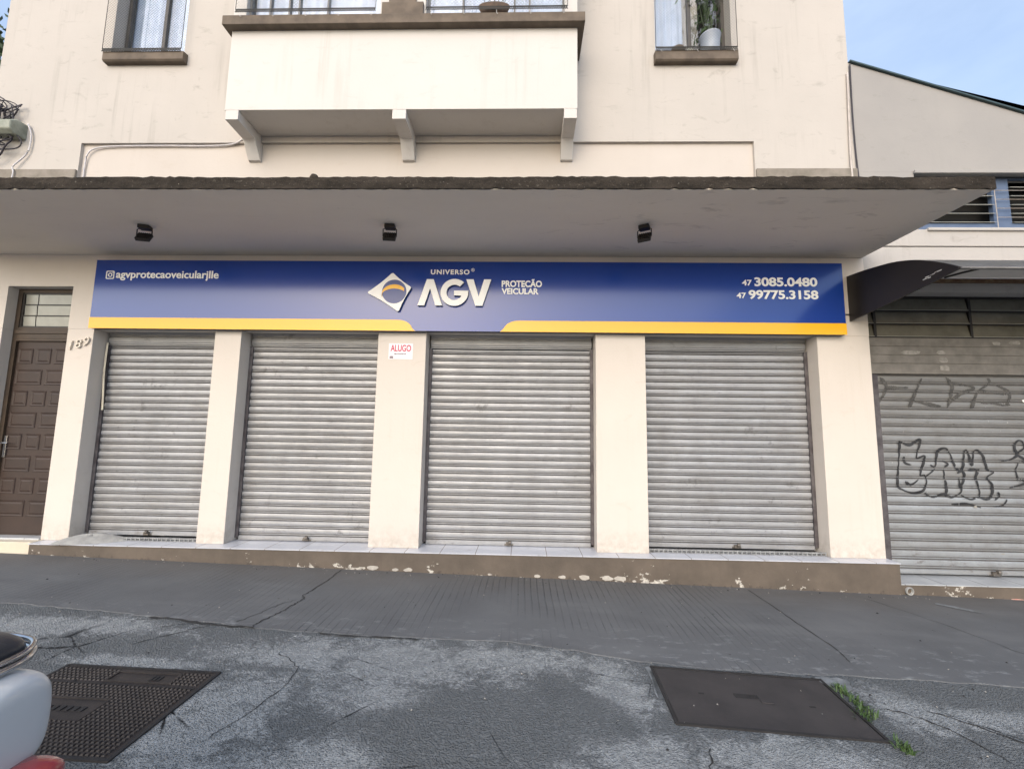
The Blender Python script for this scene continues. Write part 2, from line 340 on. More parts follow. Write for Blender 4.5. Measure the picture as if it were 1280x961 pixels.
# ------------------------------------------------------------------ geometry helpers
class MB:
    def __init__(s): s.v = []; s.f = []
    def add(s, vs, fs):
        o = len(s.v); s.v += [tuple(p) for p in vs]; s.f += [tuple(i+o for i in f) for f in fs]; return s
    def box(s, x0, x1, y0, y1, z0, z1):
        return s.add([(x0,y0,z0),(x1,y0,z0),(x1,y1,z0),(x0,y1,z0),(x0,y0,z1),(x1,y0,z1),(x1,y1,z1),(x0,y1,z1)],
                     [(0,3,2,1),(4,5,6,7),(0,1,5,4),(1,2,6,5),(2,3,7,6),(3,0,4,7)])
    def prism(s, poly, a, b, ax='x'):
        """polygon (two coords) extruded along ax from a to b"""
        n = len(poly)
        def P(p, t):
            if ax == 'x': return (t, p[0], p[1])
            if ax == 'y': return (p[0], t, p[1])
            return (p[0], p[1], t)
        vs = [P(p, a) for p in poly]+[P(p, b) for p in poly]
        return s.add(vs, [tuple(range(n)), tuple(range(2*n-1, n-1, -1))]+[(i, (i+1) % n, (i+1) % n+n, i+n) for i in range(n)])
    def tube(s, pts, r, k=6, rads=None):
        pts = [Vector(p) for p in pts]; n = len(pts); rings = []
        up = Vector((0, 0, 1)); base = len(s.v)
        for i, p in enumerate(pts):
            d = (pts[min(i+1, n-1)]-pts[max(i-1, 0)]).normalized()
            a = d.cross(up if abs(d.z) < .95 else Vector((1, 0, 0))).normalized(); b = a.cross(d)
            rr = rads[i] if rads else r
            for j in range(k):
                t = 2*pi*j/k; s.v.append(tuple(p+a*cos(t)*rr+b*sin(t)*rr))
        for i in range(n-1):
            for j in range(k):
                s.f.append((base+i*k+j, base+i*k+(j+1) % k, base+(i+1)*k+(j+1) % k, base+(i+1)*k+j))
        s.f.append(tuple(base+j for j in range(k))); s.f.append(tuple(base+(n-1)*k+j for j in range(k-1, -1, -1)))
        return s
    def lathe(s, prof, c, k=20, ax='z'):
        base = len(s.v)
        for r, h in prof:
            for j in range(k):
                t = 2*pi*j/k
                if ax == 'z': s.v.append((c[0]+r*cos(t), c[1]+r*sin(t), c[2]+h))
                elif ax == 'y': s.v.append((c[0]+r*cos(t), c[1]+h, c[2]+r*sin(t)))
                else: s.v.append((c[0]+h, c[1]+r*cos(t), c[2]+r*sin(t)))
        for i in range(len(prof)-1):
            for j in range(k):
                s.f.append((base+i*k+j, base+i*k+(j+1) % k, base+(i+1)*k+(j+1) % k, base+(i+1)*k+j))
        s.f.append(tuple(base+j for j in range(k-1, -1, -1))); s.f.append(tuple(base+(len(prof)-1)*k+j for j in range(k)))
        return s
    def wall(s, x0, x1, z0, z1, y0, y1, holes=()):
        """slab facing -Y with rectangular holes (hx0,hx1,hz0,hz1), reveals included"""
        xs = sorted({x0, x1, *[h[0] for h in holes], *[h[1] for h in holes]}); zs = sorted({z0, z1, *[h[2] for h in holes], *[h[3] for h in holes]})
        xs = [x for x in xs if x0 <= x <= x1]; zs = [z for z in zs if z0 <= z <= z1]
        def hole(i, j):
            if i < 0 or j < 0 or i >= len(xs)-1 or j >= len(zs)-1: return True
            cx, cz = (xs[i]+xs[i+1])/2, (zs[j]+zs[j+1])/2
            return any(h[0] < cx < h[1] and h[2] < cz < h[3] for h in holes)
        for i in range(len(xs)-1):
            for j in range(len(zs)-1):
                if hole(i, j): continue
                a, b, c, d = xs[i], xs[i+1], zs[j], zs[j+1]
                s.add([(a,y0,c),(b,y0,c),(b,y0,d),(a,y0,d)], [(0,1,2,3)]); s.add([(a,y1,c),(b,y1,c),(b,y1,d),(a,y1,d)], [(3,2,1,0)])
                if hole(i-1, j): s.add([(a,y0,c),(a,y0,d),(a,y1,d),(a,y1,c)], [(0,1,2,3)])
                if hole(i+1, j): s.add([(b,y0,c),(b,y0,d),(b,y1,d),(b,y1,c)], [(3,2,1,0)])
                if hole(i, j-1): s.add([(a,y0,c),(b,y0,c),(b,y1,c),(a,y1,c)], [(3,2,1,0)])
                if hole(i, j+1): s.add([(a,y0,d),(b,y0,d),(b,y1,d),(a,y1,d)], [(0,1,2,3)])
        return s
    def build(s, name, mat, parent=None, bevel=0, smooth=False, seg=2, weld=False):
        me = bpy.data.meshes.new(name); me.from_pydata(s.v, [], s.f)
        bm = bmesh.new(); bm.from_mesh(me)
        if weld: bmesh.ops.remove_doubles(bm, verts=bm.verts, dist=1e-5)
        bmesh.ops.recalc_face_normals(bm, faces=bm.faces); bm.to_mesh(me); bm.free()
        me.materials.append(mat)
        o = bpy.data.objects.new(name, me); COL.objects.link(o)
        if smooth:
            for p in me.polygons: p.use_smooth = True
        if bevel:
            b = o.modifiers.new("bevel", 'BEVEL'); b.width = bevel; b.segments = seg; b.limit_method = 'ANGLE'; b.angle_limit = RD(40)
        if parent: adopt(o, parent)
        return o
def adopt(o, parent):
    o.parent = parent
    def world(p): return p.matrix_basis.copy() if p.parent is None else world(p.parent) @ p.matrix_parent_inverse @ p.matrix_basis
    o.matrix_parent_inverse = world(parent).inverted()
def thing(name, label, cat, loc=(0, 0, 0), group=None):
    o = bpy.data.objects.new(name, None); o.empty_display_size = .1; COL.objects.link(o); o.location = loc
    return tag(o, label, cat, group)
def tag(o, label, cat, group=None):
    o["label"] = label; o["category"] = cat
    if group: o["group"] = group
    return o
def struct(o, label=None, cat=None):
    o["kind"] = "structure"
    if label: o["label"] = label; o["category"] = cat
    return o
GA, GB = -.088, -.0215
def gz(x): return GA+GB*x
def copy_tree(o, dx=0, dy=0, dz=0):
    """a thing with copies of its parts and sub-parts"""
    r = o.copy(); COL.objects.link(r); r.location = (o.location.x+dx, o.location.y+dy, o.location.z+dz)
    for ch in list(o.children):
        c = ch.copy(); COL.objects.link(c); c.parent = r
        for g in list(ch.children):
            d = g.copy(); COL.objects.link(d); d.parent = c
    return r
def text(body, name, x0, x1, z0, z1, y, depth, mat, parent, bold=.0, shear=0., space=1.0, rot=0.):
    """lettering standing on a wall that faces -Y, fitted to a rectangle"""
    cu = bpy.data.curves.new(name, 'FONT'); cu.body = body; cu.size = 1; cu.offset = bold; cu.extrude = .05; cu.shear = shear; cu.space_character = space; cu.resolution_u = 6
    to = bpy.data.objects.new(name+"_curve", cu); COL.objects.link(to)
    dg = bpy.context.evaluated_depsgraph_get(); me = bpy.data.meshes.new_from_object(to.evaluated_get(dg))
    bpy.data.objects.remove(to)
    xs = [v.co.x for v in me.vertices]; ys = [v.co.y for v in me.vertices]; zs = [v.co.z for v in me.vertices]
    ax, bx, ay, by, az, bz = min(xs), max(xs), min(ys), max(ys), min(zs), max(zs)
    for v in me.vertices:
        X = x0+(v.co.x-ax)/(bx-ax)*(x1-x0); Z = z0+(v.co.y-ay)/(by-ay)*(z1-z0); D = (v.co.z-az)/(bz-az)
        Z += (X-(x0+x1)/2)*rot
        v.co = (X, y-depth*D, Z)
    me.materials.clear(); me.materials.append(mat)
    o = bpy.data.objects.new(name, me); COL.objects.link(o)
    if parent: adopt(o, parent)
    return o
def bez(p, c, q, n=8):
    return [((1-t)**2*p[0]+2*t*(1-t)*c[0]+t*t*q[0], (1-t)**2*p[1]+2*t*(1-t)*c[1]+t*t*q[1]) for t in [i/n for i in range(n+1)]]
def smooth_line(pts, n=5):
    """Catmull-Rom through points of any dimension"""
    P = [Vector(p) for p in pts]; out = []
    for i in range(len(P)-1):
        a, b, c, d = P[max(i-1, 0)], P[i], P[i+1], P[min(i+2, len(P)-1)]
        for k in range(n):
            t = k/n; out.append(.5*((2*b)+(c-a)*t+(2*a-5*b+4*c-d)*t*t+(3*b-a-3*c+d)*t**3))
    return out+[P[-1]]

# ------------------------------------------------------------------ ground
g = MB(); g.add([(-90,-80,gz(-90)),(90,-80,gz(90)),(90,80,gz(90)),(-90,80,gz(-90))], [(0,1,2,3)])
struct(g.build("ground", GROUND), "worn dark cement ground with pale cement wash", "ground")
edge = [(-9.5,-1.35),(-5,-1.42),(-4.2,-1.46),(-3.54,-1.5),(-3.1,-1.56),(-2.79,-1.59),(-2.4,-1.63),(-2.13,-1.67),(-1.6,-1.69),(-1.14,-1.71),(-.6,-1.69),(-.07,-1.67),(.25,-1.74),(.49,-1.79),(.8,-1.86),(1.05,-1.91),(1.4,-1.93),(1.78,-1.94),(2.2,-1.94),(2.68,-1.94),(3.1,-1.95),(3.52,-1.98),(5,-2.0),(9.5,-2.1)]
ee = []
for i in range(len(edge)-1):
    (a, b), (c, d) = edge[i], edge[i+1]; n = max(1, int((c-a)/.07))
    for k in range(n):
        t = k/n; ee.append((a+(c-a)*t, b+(d-b)*t+random.uniform(-.014, .014)))
ee.append(edge[-1])
s = MB()
for i in range(len(ee)-1):
    (a, b), (c, d) = ee[i], ee[i+1]
    s.add([(a,b,gz(a)+.006),(c,d,gz(c)+.006),(c,.3,gz(c)+.006),(a,.3,gz(a)+.006)], [(0,1,2,3)])
    s.add([(a,b,gz(a)+.006),(c,d,gz(c)+.006),(c,d-.004,gz(c)-.01),(a,b-.004,gz(a)-.01)], [(3,2,1,0)])
struct(s.build("sidewalk", SIDEW, weld=True), "grooved grey concrete pavement along the shopfront", "sidewalk")
def crack(pts, w0, name, mat=CRACK, lift=.009, jit=.012):
    P = smooth_line([(p[0], p[1], 0) for p in pts], 8); q = MB(); vs = []
    for i, p in enumerate(P):
        d = (P[min(i+1, len(P)-1)]-P[max(i-1, 0)]).normalized(); nrm = Vector((-d.y, d.x, 0))
        wd = w0*random.uniform(.35, 1.1)*(.15 if i in (0, len(P)-1) else 1); c = p+nrm*random.uniform(-jit, jit)
        for sg in (-1, 1):
            e = c+nrm*wd*sg; vs.append((e.x, e.y, gz(e.x)+lift))
    q.add(vs, [(2*i, 2*i+1, 2*i+3, 2*i+2) for i in range(len(P)-1)])
    return struct(q.build(name, mat))
crack([(-2.06,-.17),(-2.07,-.6),(-2.10,-.95),(-2.06,-1.05),(-2.07,-1.15),(-2.10,-1.35),(-2.16,-1.57),(-2.17,-1.66)], .008, "sidewalk_crack")
crack([(-2.10,-1.08),(-2.2,-1.2),(-2.26,-1.4),(-2.35,-1.6)], .004, "sidewalk_crack")
crack([(2.52,-.2),(2.53,-.7),(2.53,-1.1),(2.545,-1.5),(2.50,-1.75)], .006, "sidewalk_crack", jit=.004)
crack([(3.7,-.3),(3.95,-.9),(4.1,-1.5)], .004, "sidewalk_crack")
crack([(-3.1,-1.575),(-2.6,-1.635),(-2.13,-1.69)], .013, "sidewalk_crack", lift=.010)
crack([(-1.62,-1.71),(-1.14,-1.735),(-.75,-1.73)], .010, "sidewalk_crack", lift=.010)
crack([(-1.62,-2.9),(-1.5,-2.5),(-1.52,-2.2),(-1.75,-2.02)], .004, "ground_crack", lift=.004)
crack([(1.02,-2.75),(.95,-3.0),(1.0,-3.3)], .005, "ground_crack", lift=.004)
crack([(-2.95,-1.78),(-2.7,-1.66),(-2.45,-1.65)], .004, "ground_crack", lift=.004)
crack([(-2.86,-2.02),(-2.66,-1.80),(-2.5,-1.66)], .0045, "ground_crack", lift=.004)
crack([(2.55,-2.3),(2.85,-2.55),(3.0,-2.9)], .008, "ground_crack", lift=.004)
crack([(2.3,-2.3),(2.5,-2.45),(2.62,-2.75)], .006, "ground_crack", lift=.004)
def puddle(name, pts, mat, lift, j=.02):
    P = smooth_line([(p[0], p[1], 0) for p in pts+[pts[0]]], 6)[:-1]
    P = [(p.x+random.uniform(-j, j), p.y+random.uniform(-j, j)) for p in P]
    q = MB(); q.add([(a, b, gz(a)+lift) for a, b in P], [tuple(range(len(P)))]); return struct(q.build(name, mat))
puddle("cement_patch", [(2.07,-1.97),(2.27,-1.98),(2.26,-2.10),(2.13,-2.16),(2.09,-2.05)], CEM, .006, .012)
puddle("cement_patch", [(4.42,-.36),(4.66,-.55),(4.60,-.58),(4.38,-.41)], CEM, .011, .012)

# ------------------------------------------------------------------ manhole covers
def manhole(name, label, cx, cy, lx, ly, rot, mat, rich):
    t = thing(name, label, "manhole cover", (0, 0, 0))
    fr = MB(); e = .022
    fr.wall(-lx/2-e, lx/2+e, -ly/2-e, ly/2+e, 0, .012, [(-lx/2-.004, lx/2+.004, -ly/2-.004, ly/2+.004)])
    fr.v = [(x, z, -y+.006) for x, y, z in fr.v]
    fo = fr.build("frame", IRONJ, t)
    base = MB(); base.box(-lx/2, lx/2, -ly/2, ly/2, -.03, .002)
    if not rich: base.build("cover_plate", mat, t, bevel=.004)
    if rich:
        stud = base; p = .027
        nx, ny = int(lx/p), int(ly/p)
        for i in range(nx):
            for j in range(ny):
                x = -lx/2+p*(i+.5); y = -ly/2+p*(j+.5)
                if (-.27 < x < .1 and -.14 < y < .06) or (-.12 < x < .3 and y > ly/2-.15) or abs(y-(ly/2-.17)) < .012: continue
                h = .010; a = p*.36; b = p*.22
                stud.add([(x-a,y-a,.002),(x+a,y-a,.002),(x+a,y+a,.002),(x-a,y+a,.002),(x-b,y-b,h),(x+b,y-b,h),(x+b,y+b,h),(x-b,y+b,h)], [(4,5,6,7),(0,1,5,4),(1,2,6,5),(2,3,7,6),(3,0,4,7)])
        base.build("cover_plate", mat, t)
        fr2 = MB()
        for (a, b, c, d) in ((-.27, .1, -.14, .06), (-.12, .3, ly/2-.145, ly/2-.03)):
            fr2.box(a, b, c, c+.012, .002, .009); fr2.box(a, b, d-.012, d, .002, .009); fr2.box(a, a+.012, c+.012, d-.012, .002, .009); fr2.box(b-.012, b, c+.012, d-.012, .002, .009)
        fr2.build("label_border", mat, t)
        for x in (-.19, -.15, -.11, -.07, -.03, .01): MB().box(x, x+.024, -.06, -.02, .002, .008).build("raised_mark", IRONJ, t)
        for x in (.14, .165, .19): MB().box(x, x+.016, ly/2-.11, ly/2-.065, .002, .008).build("raised_mark", IRONJ, t)
        se = MB(); se.box(-.30, -.29, ly/2-.16, ly/2-.01, .002, .006); se.box(-lx/2+.01, lx/2-.01, ly/2-.175, ly/2-.167, .002, .006); se.build("seam", IRONJ, t)
    else:
        mk = MB(); mk.box(-.12, .02, .0, .05, .002, .004)
        for x in (-.02, .0, .02): mk.box(x, x+.009, .01, .045, .004, .006)
        mk.build("label_plate", IRONJ, t, bevel=.001)
        rp = MB(); rp.box(.025, .10, -.035, -.0, .002, .007); rp.build("raised_mark", IRON2, t, bevel=.001)
        for x, y in ((-.33, .02), (.33, -.03)): MB().box(x-.018, x+.018, y-.006, y+.006, .002, .0035).build("key_slot", IRONJ, t)
    t.location = (cx, cy, gz(cx)+.004); t.rotation_euler = (0, math.atan(-GB), rot)
    return t
MC1 = manhole("manhole_cover", "dark iron manhole cover with raised square studs behind the scooter", -2.485, -2.70, .99, .74, 0, IRON, True)
MC2 = manhole("manhole_cover", "plain rusty brown manhole cover plate beside the weeds", 1.507, -2.293, 1.13, .585, -.05, IRON2, False)

puddle("cement_patch", [(.90,-1.955),(1.2,-1.965),(1.6,-1.985),(2.06,-2.005),(2.08,-2.03),(1.6,-2.012),(1.2,-1.993),(.93,-1.98),(.90,-2.3),(.88,-2.3)], CEM, .0035, .010)
# loose grit swept over pavement and road
random.seed(21)
for nm, mt, cnt in (("grit", CHALK, 170), ("leaf_litter", CRACK, 110)):
    q = MB()
    for i in range(cnt):
        x = random.uniform(-5.5, 4.5); y = random.choice([random.uniform(-3.6, -.3), random.gauss(-.24, .04), random.uniform(-2.8, -1.5)])
        y = min(y, -.18); r = random.uniform(.003, .009)*(1.5 if mt is CRACK and random.random() < .3 else 1); z = gz(x)+.006; a = random.uniform(0, 6)
        P = [(x+r*cos(a+k*1.57)*random.uniform(.5, 1.2), y+r*sin(a+k*1.57)*random.uniform(.5, 1.2), z) for k in range(4)]
        q.add(P+[(x, y, z+r*.8)], [(0,1,4),(1,2,4),(2,3,4),(3,0,4)])
    o = q.build(nm, mt); o["kind"] = "stuff"; o["category"] = nm.replace("_", " ")
    o["label"] = "pale grit scattered over pavement and road" if nm == "grit" else "dark specks of leaf litter scattered over the pavement"
# weeds along the plain cover
wd = MB()
for i in range(230):
    t = random.random(); c0 = random.choice([.0, .12, .3, .42, .9, .95, .5])
    y = -2.10-.62*min(1, max(0, c0+random.gauss(0, .06))); x = 2.115+random.gauss(.012, .02)+(.02 if c0 < .5 else -.02)
    h = random.uniform(.012, .045); a = random.uniform(0, 2*pi); l = random.uniform(.01, .035); wv = random.uniform(.003, .006)
    z = gz(x)+.002; dx, dy = cos(a), sin(a)
    wd.add([(x-dy*wv,y+dx*wv,z),(x+dy*wv,y-dx*wv,z),(x+dx*l*.6+dy*wv*.8,y+dy*l*.6-dx*wv*.8,z+h*.7),(x+dx*l*.6-dy*wv*.8,y+dy*l*.6+dx*wv*.8,z+h*.7),(x+dx*l*1.5,y+dy*l*1.5,z+h)], [(0,1,2,3),(3,2,4)])
wo = wd.build("weeds", GRASSM); wo["kind"] = "stuff"; wo["label"] = "green weeds growing along the edge of the plain manhole cover"; wo["category"] = "weeds"

# ------------------------------------------------------------------ the corner building
XL, XR = -7.33, 4.223
B = thing("apartment_building", "cream building with four roller shutters under a concrete canopy", "building", (0, 0, 0))
PX = [(-7.33, -6.74), (-5.869, -5.523), (-3.934, -3.593), (-1.836, -1.229), (.889, 1.50), (3.593, 4.223)]
LZ = 2.80
for i, (a, b) in enumerate(PX):
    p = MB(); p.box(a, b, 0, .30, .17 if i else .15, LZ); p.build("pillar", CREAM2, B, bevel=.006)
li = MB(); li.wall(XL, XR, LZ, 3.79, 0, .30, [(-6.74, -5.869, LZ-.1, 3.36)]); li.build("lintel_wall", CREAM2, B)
WH = [(-5.77, -4.735, 6.655, 8.15), (1.71, 2.72, 6.61, 8.1)]
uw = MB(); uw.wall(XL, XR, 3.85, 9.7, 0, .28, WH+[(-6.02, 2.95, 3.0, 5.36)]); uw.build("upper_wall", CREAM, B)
rp = MB(); rp.box(-6.02, 2.95, .04, .27, 3.90, 5.362); rp.build("recessed_panel", PANELP, B)
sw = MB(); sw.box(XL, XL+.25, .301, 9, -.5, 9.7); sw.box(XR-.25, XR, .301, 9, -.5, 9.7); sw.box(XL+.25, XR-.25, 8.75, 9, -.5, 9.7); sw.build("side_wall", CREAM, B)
rf = MB(); rf.box(XL-.2, XR+.2, -.25, 9.2, 9.7, 9.95); rf.build("roof", LEDGE, B, bevel=.01)
for a, b in ((XL, -6.024), (2.955, XR)):
    d = MB(); d.box(a, b, -.03, .0, 3.93, 4.97); d.build("grey_dado", DADO, B, bevel=.008)
# canopy slab: plain soffit below, mossy edge on top
cs = MB(); cs.box(XL-.05, 4.21, -1.525, 0, 3.792, 3.90); cs.build("canopy", SOFFIT, B)
ce = MB(); n = 260; prof = []
x0, x1 = XL-.05, 4.215
for i in range(n+1):
    x = x0+(x1-x0)*i/n
    zt = 3.908+random.uniform(-.004, .006)+(.003*sin(x*3)); zb = 3.794+random.uniform(-.005, .002); yf = -1.54+random.uniform(-.006, .004)
    if random.random() < .04: zb += .012
    prof.append((x, yf, zb, zt))
vs = []; fs = []
for x, yf, zb, zt in prof: vs += [(x, -1.524, zb), (x, yf, zb), (x, yf+.002, zt), (x, -1.40, zt+.004), (x, -.0, 3.925)]
for i in range(n): fs += [(5*i+k, 5*(i+1)+k, 5*(i+1)+k+1, 5*i+k+1) for k in range(4)]
fs += [tuple(range(5)), tuple(5*n+k for k in range(4, -1, -1))]
ce.add(vs, fs); ce.build("canopy_edge", MOSS, B)
# bay
BF = -.48
bw = [(-3.56, -1.85, 6.66, 8.2), (-1.272, .455, 6.66, 8.2)]
by = MB(); by.wall(-3.72, .61, 6.64, 9.6, BF, BF+.12, bw); by.box(-3.72, -3.60, BF+.12, 0, 6.64, 9.6); by.box(.49, .61, BF+.12, 0, 6.64, 9.6)
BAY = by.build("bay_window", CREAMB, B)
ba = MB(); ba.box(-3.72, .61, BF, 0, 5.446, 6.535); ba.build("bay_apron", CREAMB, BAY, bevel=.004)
fl = MB(); fl.box(-3.6, .49, BF+.12, .27, 6.55, 6.63); fl.build("bay_floor", DARK, BAY)
lg = MB(); lg.box(-3.79, .695, -.575, 0, 6.52, 6.645); lg.build("ledge", LEDGE, BAY, bevel=.006)
pr = MB(); pr.box(-1.74, -1.395, BF-.03, BF, 6.86, 9.5); pr.box(-1.82, -1.30, BF-.045, BF, 6.647, 6.86); pr.build("pier", LEDGE, BAY, bevel=.006)
for a, b in ((-3.705, -3.545), (-1.637, -1.47), (.448, .603)):
    k = MB(); k.prism([(BF, 5.444), (BF, 5.322), (-.137, 5.313), (.0, 5.108), (.038, 5.10), (.038, 5.355), (.0, 5.355), (.0, 5.444)], a, b); k.build("bracket", CREAMB, BAY, bevel=.003)
# windows
def curtain(x0, x1, z0, z1, y, amp=.025, wl=.11):
    q = MB(); n = int((x1-x0)/wl*10); vs = []; ph = random.random()*6
    for i in range(n+1):
        x = x0+(x1-x0)*i/n; yy = y+amp*sin(2*pi*x/wl+ph+1.3*sin(x*5))*(.6+.4*sin(x*9+ph))
        vs += [(x, yy, z0), (x, yy, z1)]
    return q.add(vs, [(2*i, 2*i+2, 2*i+3, 2*i+1) for i in range(n)])
def window(parent, x0, x1, z0, z1, y, mulls, fm=WINF, fw=.045, cur=True, depth=.05):
    f = MB(); f.wall(x0, x1, z0, z1, y, y+depth, [(a, b, z0+fw, z1-fw) for a, b in zip([x0+fw]+[m_+fw/2 for m_ in mulls], [m_-fw/2 for m_ in mulls]+[x1-fw])])
    fo = f.build("window", fm, parent)
    for a, b in zip([x0+fw]+[m_+fw/2 for m_ in mulls], [m_-fw/2 for m_ in mulls]+[x1-fw]):
        p = MB(); p.box(a, b, y+depth*.5, y+depth*.5+.006, z0+fw, z1-fw); p.build("pane", PANE, fo)
    if cur:
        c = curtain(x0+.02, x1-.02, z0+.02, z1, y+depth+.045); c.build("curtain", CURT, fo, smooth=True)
    bk = MB(); bk.box(x0-.1, x1+.1, y+depth+.5, y+depth+.52, z0-.1, z1+.1); bk.build("room_back", DARK, fo)
    return fo
WL = window(B, -5.77, -4.735, 6.655, 8.15, .17, [-5.21])
WR = window(B, 1.71, 2.72, 6.61, 8.1, .17, [2.24], cur=False)
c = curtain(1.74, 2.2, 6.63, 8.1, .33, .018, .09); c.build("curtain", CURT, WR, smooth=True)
c = curtain(2.22, 2.45, 6.63, 8.1, .40, .02, .12); c.build("curtain", simple("beige_curtain", (.5, .48, .42), (.36, .35, .31), 6, .9), WR, smooth=True)
W1 = window(BAY, -3.56, -1.85, 6.66, 8.2, BF+.06, [-3.3, -3.05, -2.92, -2.55], WINF2, .022, cur=True)
W2 = window(BAY, -1.272, .455, 6.66, 8.2, BF+.06, [-.82, -.17, .02], WINF2, .022, cur=True)
def sill(x0, x1, zt, zb, par):
    q = MB(); q.prism([(-.085, zb+.02), (-.085, zt-.015), (.17, zt+.03), (.17, zb), (-.065, zb)], x0, x1); return q.build("sill", LEDGE, par, bevel=.004)
sill(-5.80, -4.675, 6.655, 6.505, B); sill(1.685, 2.765, 6.605, 6.445, B)
def net(x0, x1, z0, z1, y, par, hook_z=None, p=.042):
    q = MB(); r = .0009; H = z1-z0; W_ = x1-x0
    k = -H
    while k < W_:
        for sg in (1, -1):
            a, b = max(k, 0), min(k+H, W_)
            if b-a < .01: continue
            za, zb = z0+(a-k), z0+(b-k)
            if sg > 0: pa, pb = (x0+a, y, za), (x0+b, y, zb)
            else: pa, pb = (x1-a, y, za), (x1-b, y, zb)
            q.tube([pa, pb], r, 3)
        k += p
    q.tube([(x0, y, z0), (x1, y, z0)], .006, 5); q.tube([(x0, y, z0), (x0, y, z1)], .004, 5); q.tube([(x1, y, z0), (x1, y, z1)], .004, 5)
    # sagging fringe below the bottom cord
    n = int(W_/.022)
    for i in range(n):
        a = x0+W_*i/n; b = x0+W_*(i+1)/n
        q.tube([(a, y-.002, z0), (b, y-.004, z0-.045)], .006, 3); q.tube([(b, y-.002, z0), (a, y-.004, z0-.045)], .006, 3)
    o = q.build("safety_net", NETM, par)
    if hook_z is not None:
        m_ = int(W_/.36)
        for i in range(m_+1):
            x = x0+.06+(W_-.12)*i/max(m_, 1)
            h = MB(); h.tube([(x, y, z0-.03), (x+.004, y-.012, hook_z+.02), (x+.012, y-.012, hook_z), (x+.02, y-.004, hook_z+.012)], .003, 4); h.build("net_hook", HOOK, par)
    return o
net(-3.62, -1.87, 6.708, 8.2, -.588, W1, 6.60); net(-1.25, .48, 6.71, 8.2, -.588, W2, 6.60)
net(-5.80, -4.70, 6.672, 8.15, -.095, WL); net(1.69, 2.75, 6.625, 8.1, -.095, WR, 6.55)
# things on the right-hand window sill, behind the net
t = tag(MB().lathe([(.05,0),(.085,.03),(.10,.08),(.085,.11),(.06,.115)], (2.03, .06, 6.625), 18).build("flower_pot", TERRA, smooth=True), "small round dark clay pot behind the net on the right window sill", "pot")
t = tag(MB().lathe([(.03,0),(.045,.02),(.05,.06),(.04,.10),(.015,.115)], (2.19, .05, 6.625), 16).build("jar", simple("white_jar_glaze", (.72,.74,.66)), smooth=True), "tiny white jar between clay pot and white bucket on window sill", "jar")
BK = thing("plant_basket", "shallow brown basket with thin curly stems on the bay window ledge", "basket", (-.42, -.50, 6.65))
MB().lathe([(.10, 0), (.16, .04), (.20, .13), (.19, .15), (.17, .13)], (-.42, -.515, 6.648), 20).build("basket", simple("brown_wicker", (.14, .09, .06), (.08, .055, .04), 20, .8, bump=.5, bsc=70), BK, smooth=True).scale = (1, .30, 1)
bpy.data.objects["basket"].location.y = -.515*.70
st = MB()
for i in range(9):
    x = -.42+random.uniform(-.12, .12); dx = random.uniform(-.25, .25); st.tube(smooth_line([(x, -.515, 6.72), (x+dx*.4, -.51, 6.95), (x+dx, -.50, 7.05), (x+dx*1.2, -.50, 6.92)], 5), .004, 4)
st.build("stem", LEAFD, BK)
PT = thing("potted_plant", "leafy plant in a tall white bucket on the right window sill", "plant", (2.46, .06, 6.63))
MB().lathe([(.10,0),(.115,.05),(.13,.26),(.14,.27),(.125,.275),(.12,.2)], (2.46, .045, 6.625), 22).build("bucket", BUCKET, PT, smooth=True)
lf = MB()
for i in range(260):
    a = random.uniform(0, 2*pi); r = abs(random.gauss(0, .13)); c = Vector((2.47+r*cos(a), .09+.10*random.random(), 6.93+random.uniform(0, .75)))
    d = Vector((random.gauss(0, 1), random.gauss(0, 1), random.gauss(0, 1))).normalized(); e = d.orthogonal().normalized()*random.uniform(.012, .022); d *= random.uniform(.03, .06)
    lf.add([c-d, c+e, c+d, c-e], [(0, 1, 2, 3)])
lf.build("foliage", LEAF, PT)
st = MB()
for i in range(7):
    x = 2.46+random.uniform(-.04, .04); st.tube([(x, .045, 6.85), (x+random.uniform(-.06, .06), .09, 7.2), (x+random.uniform(-.12, .12), .12, 7.6)], .004, 4)
st.build("stem", LEAFD, PT)

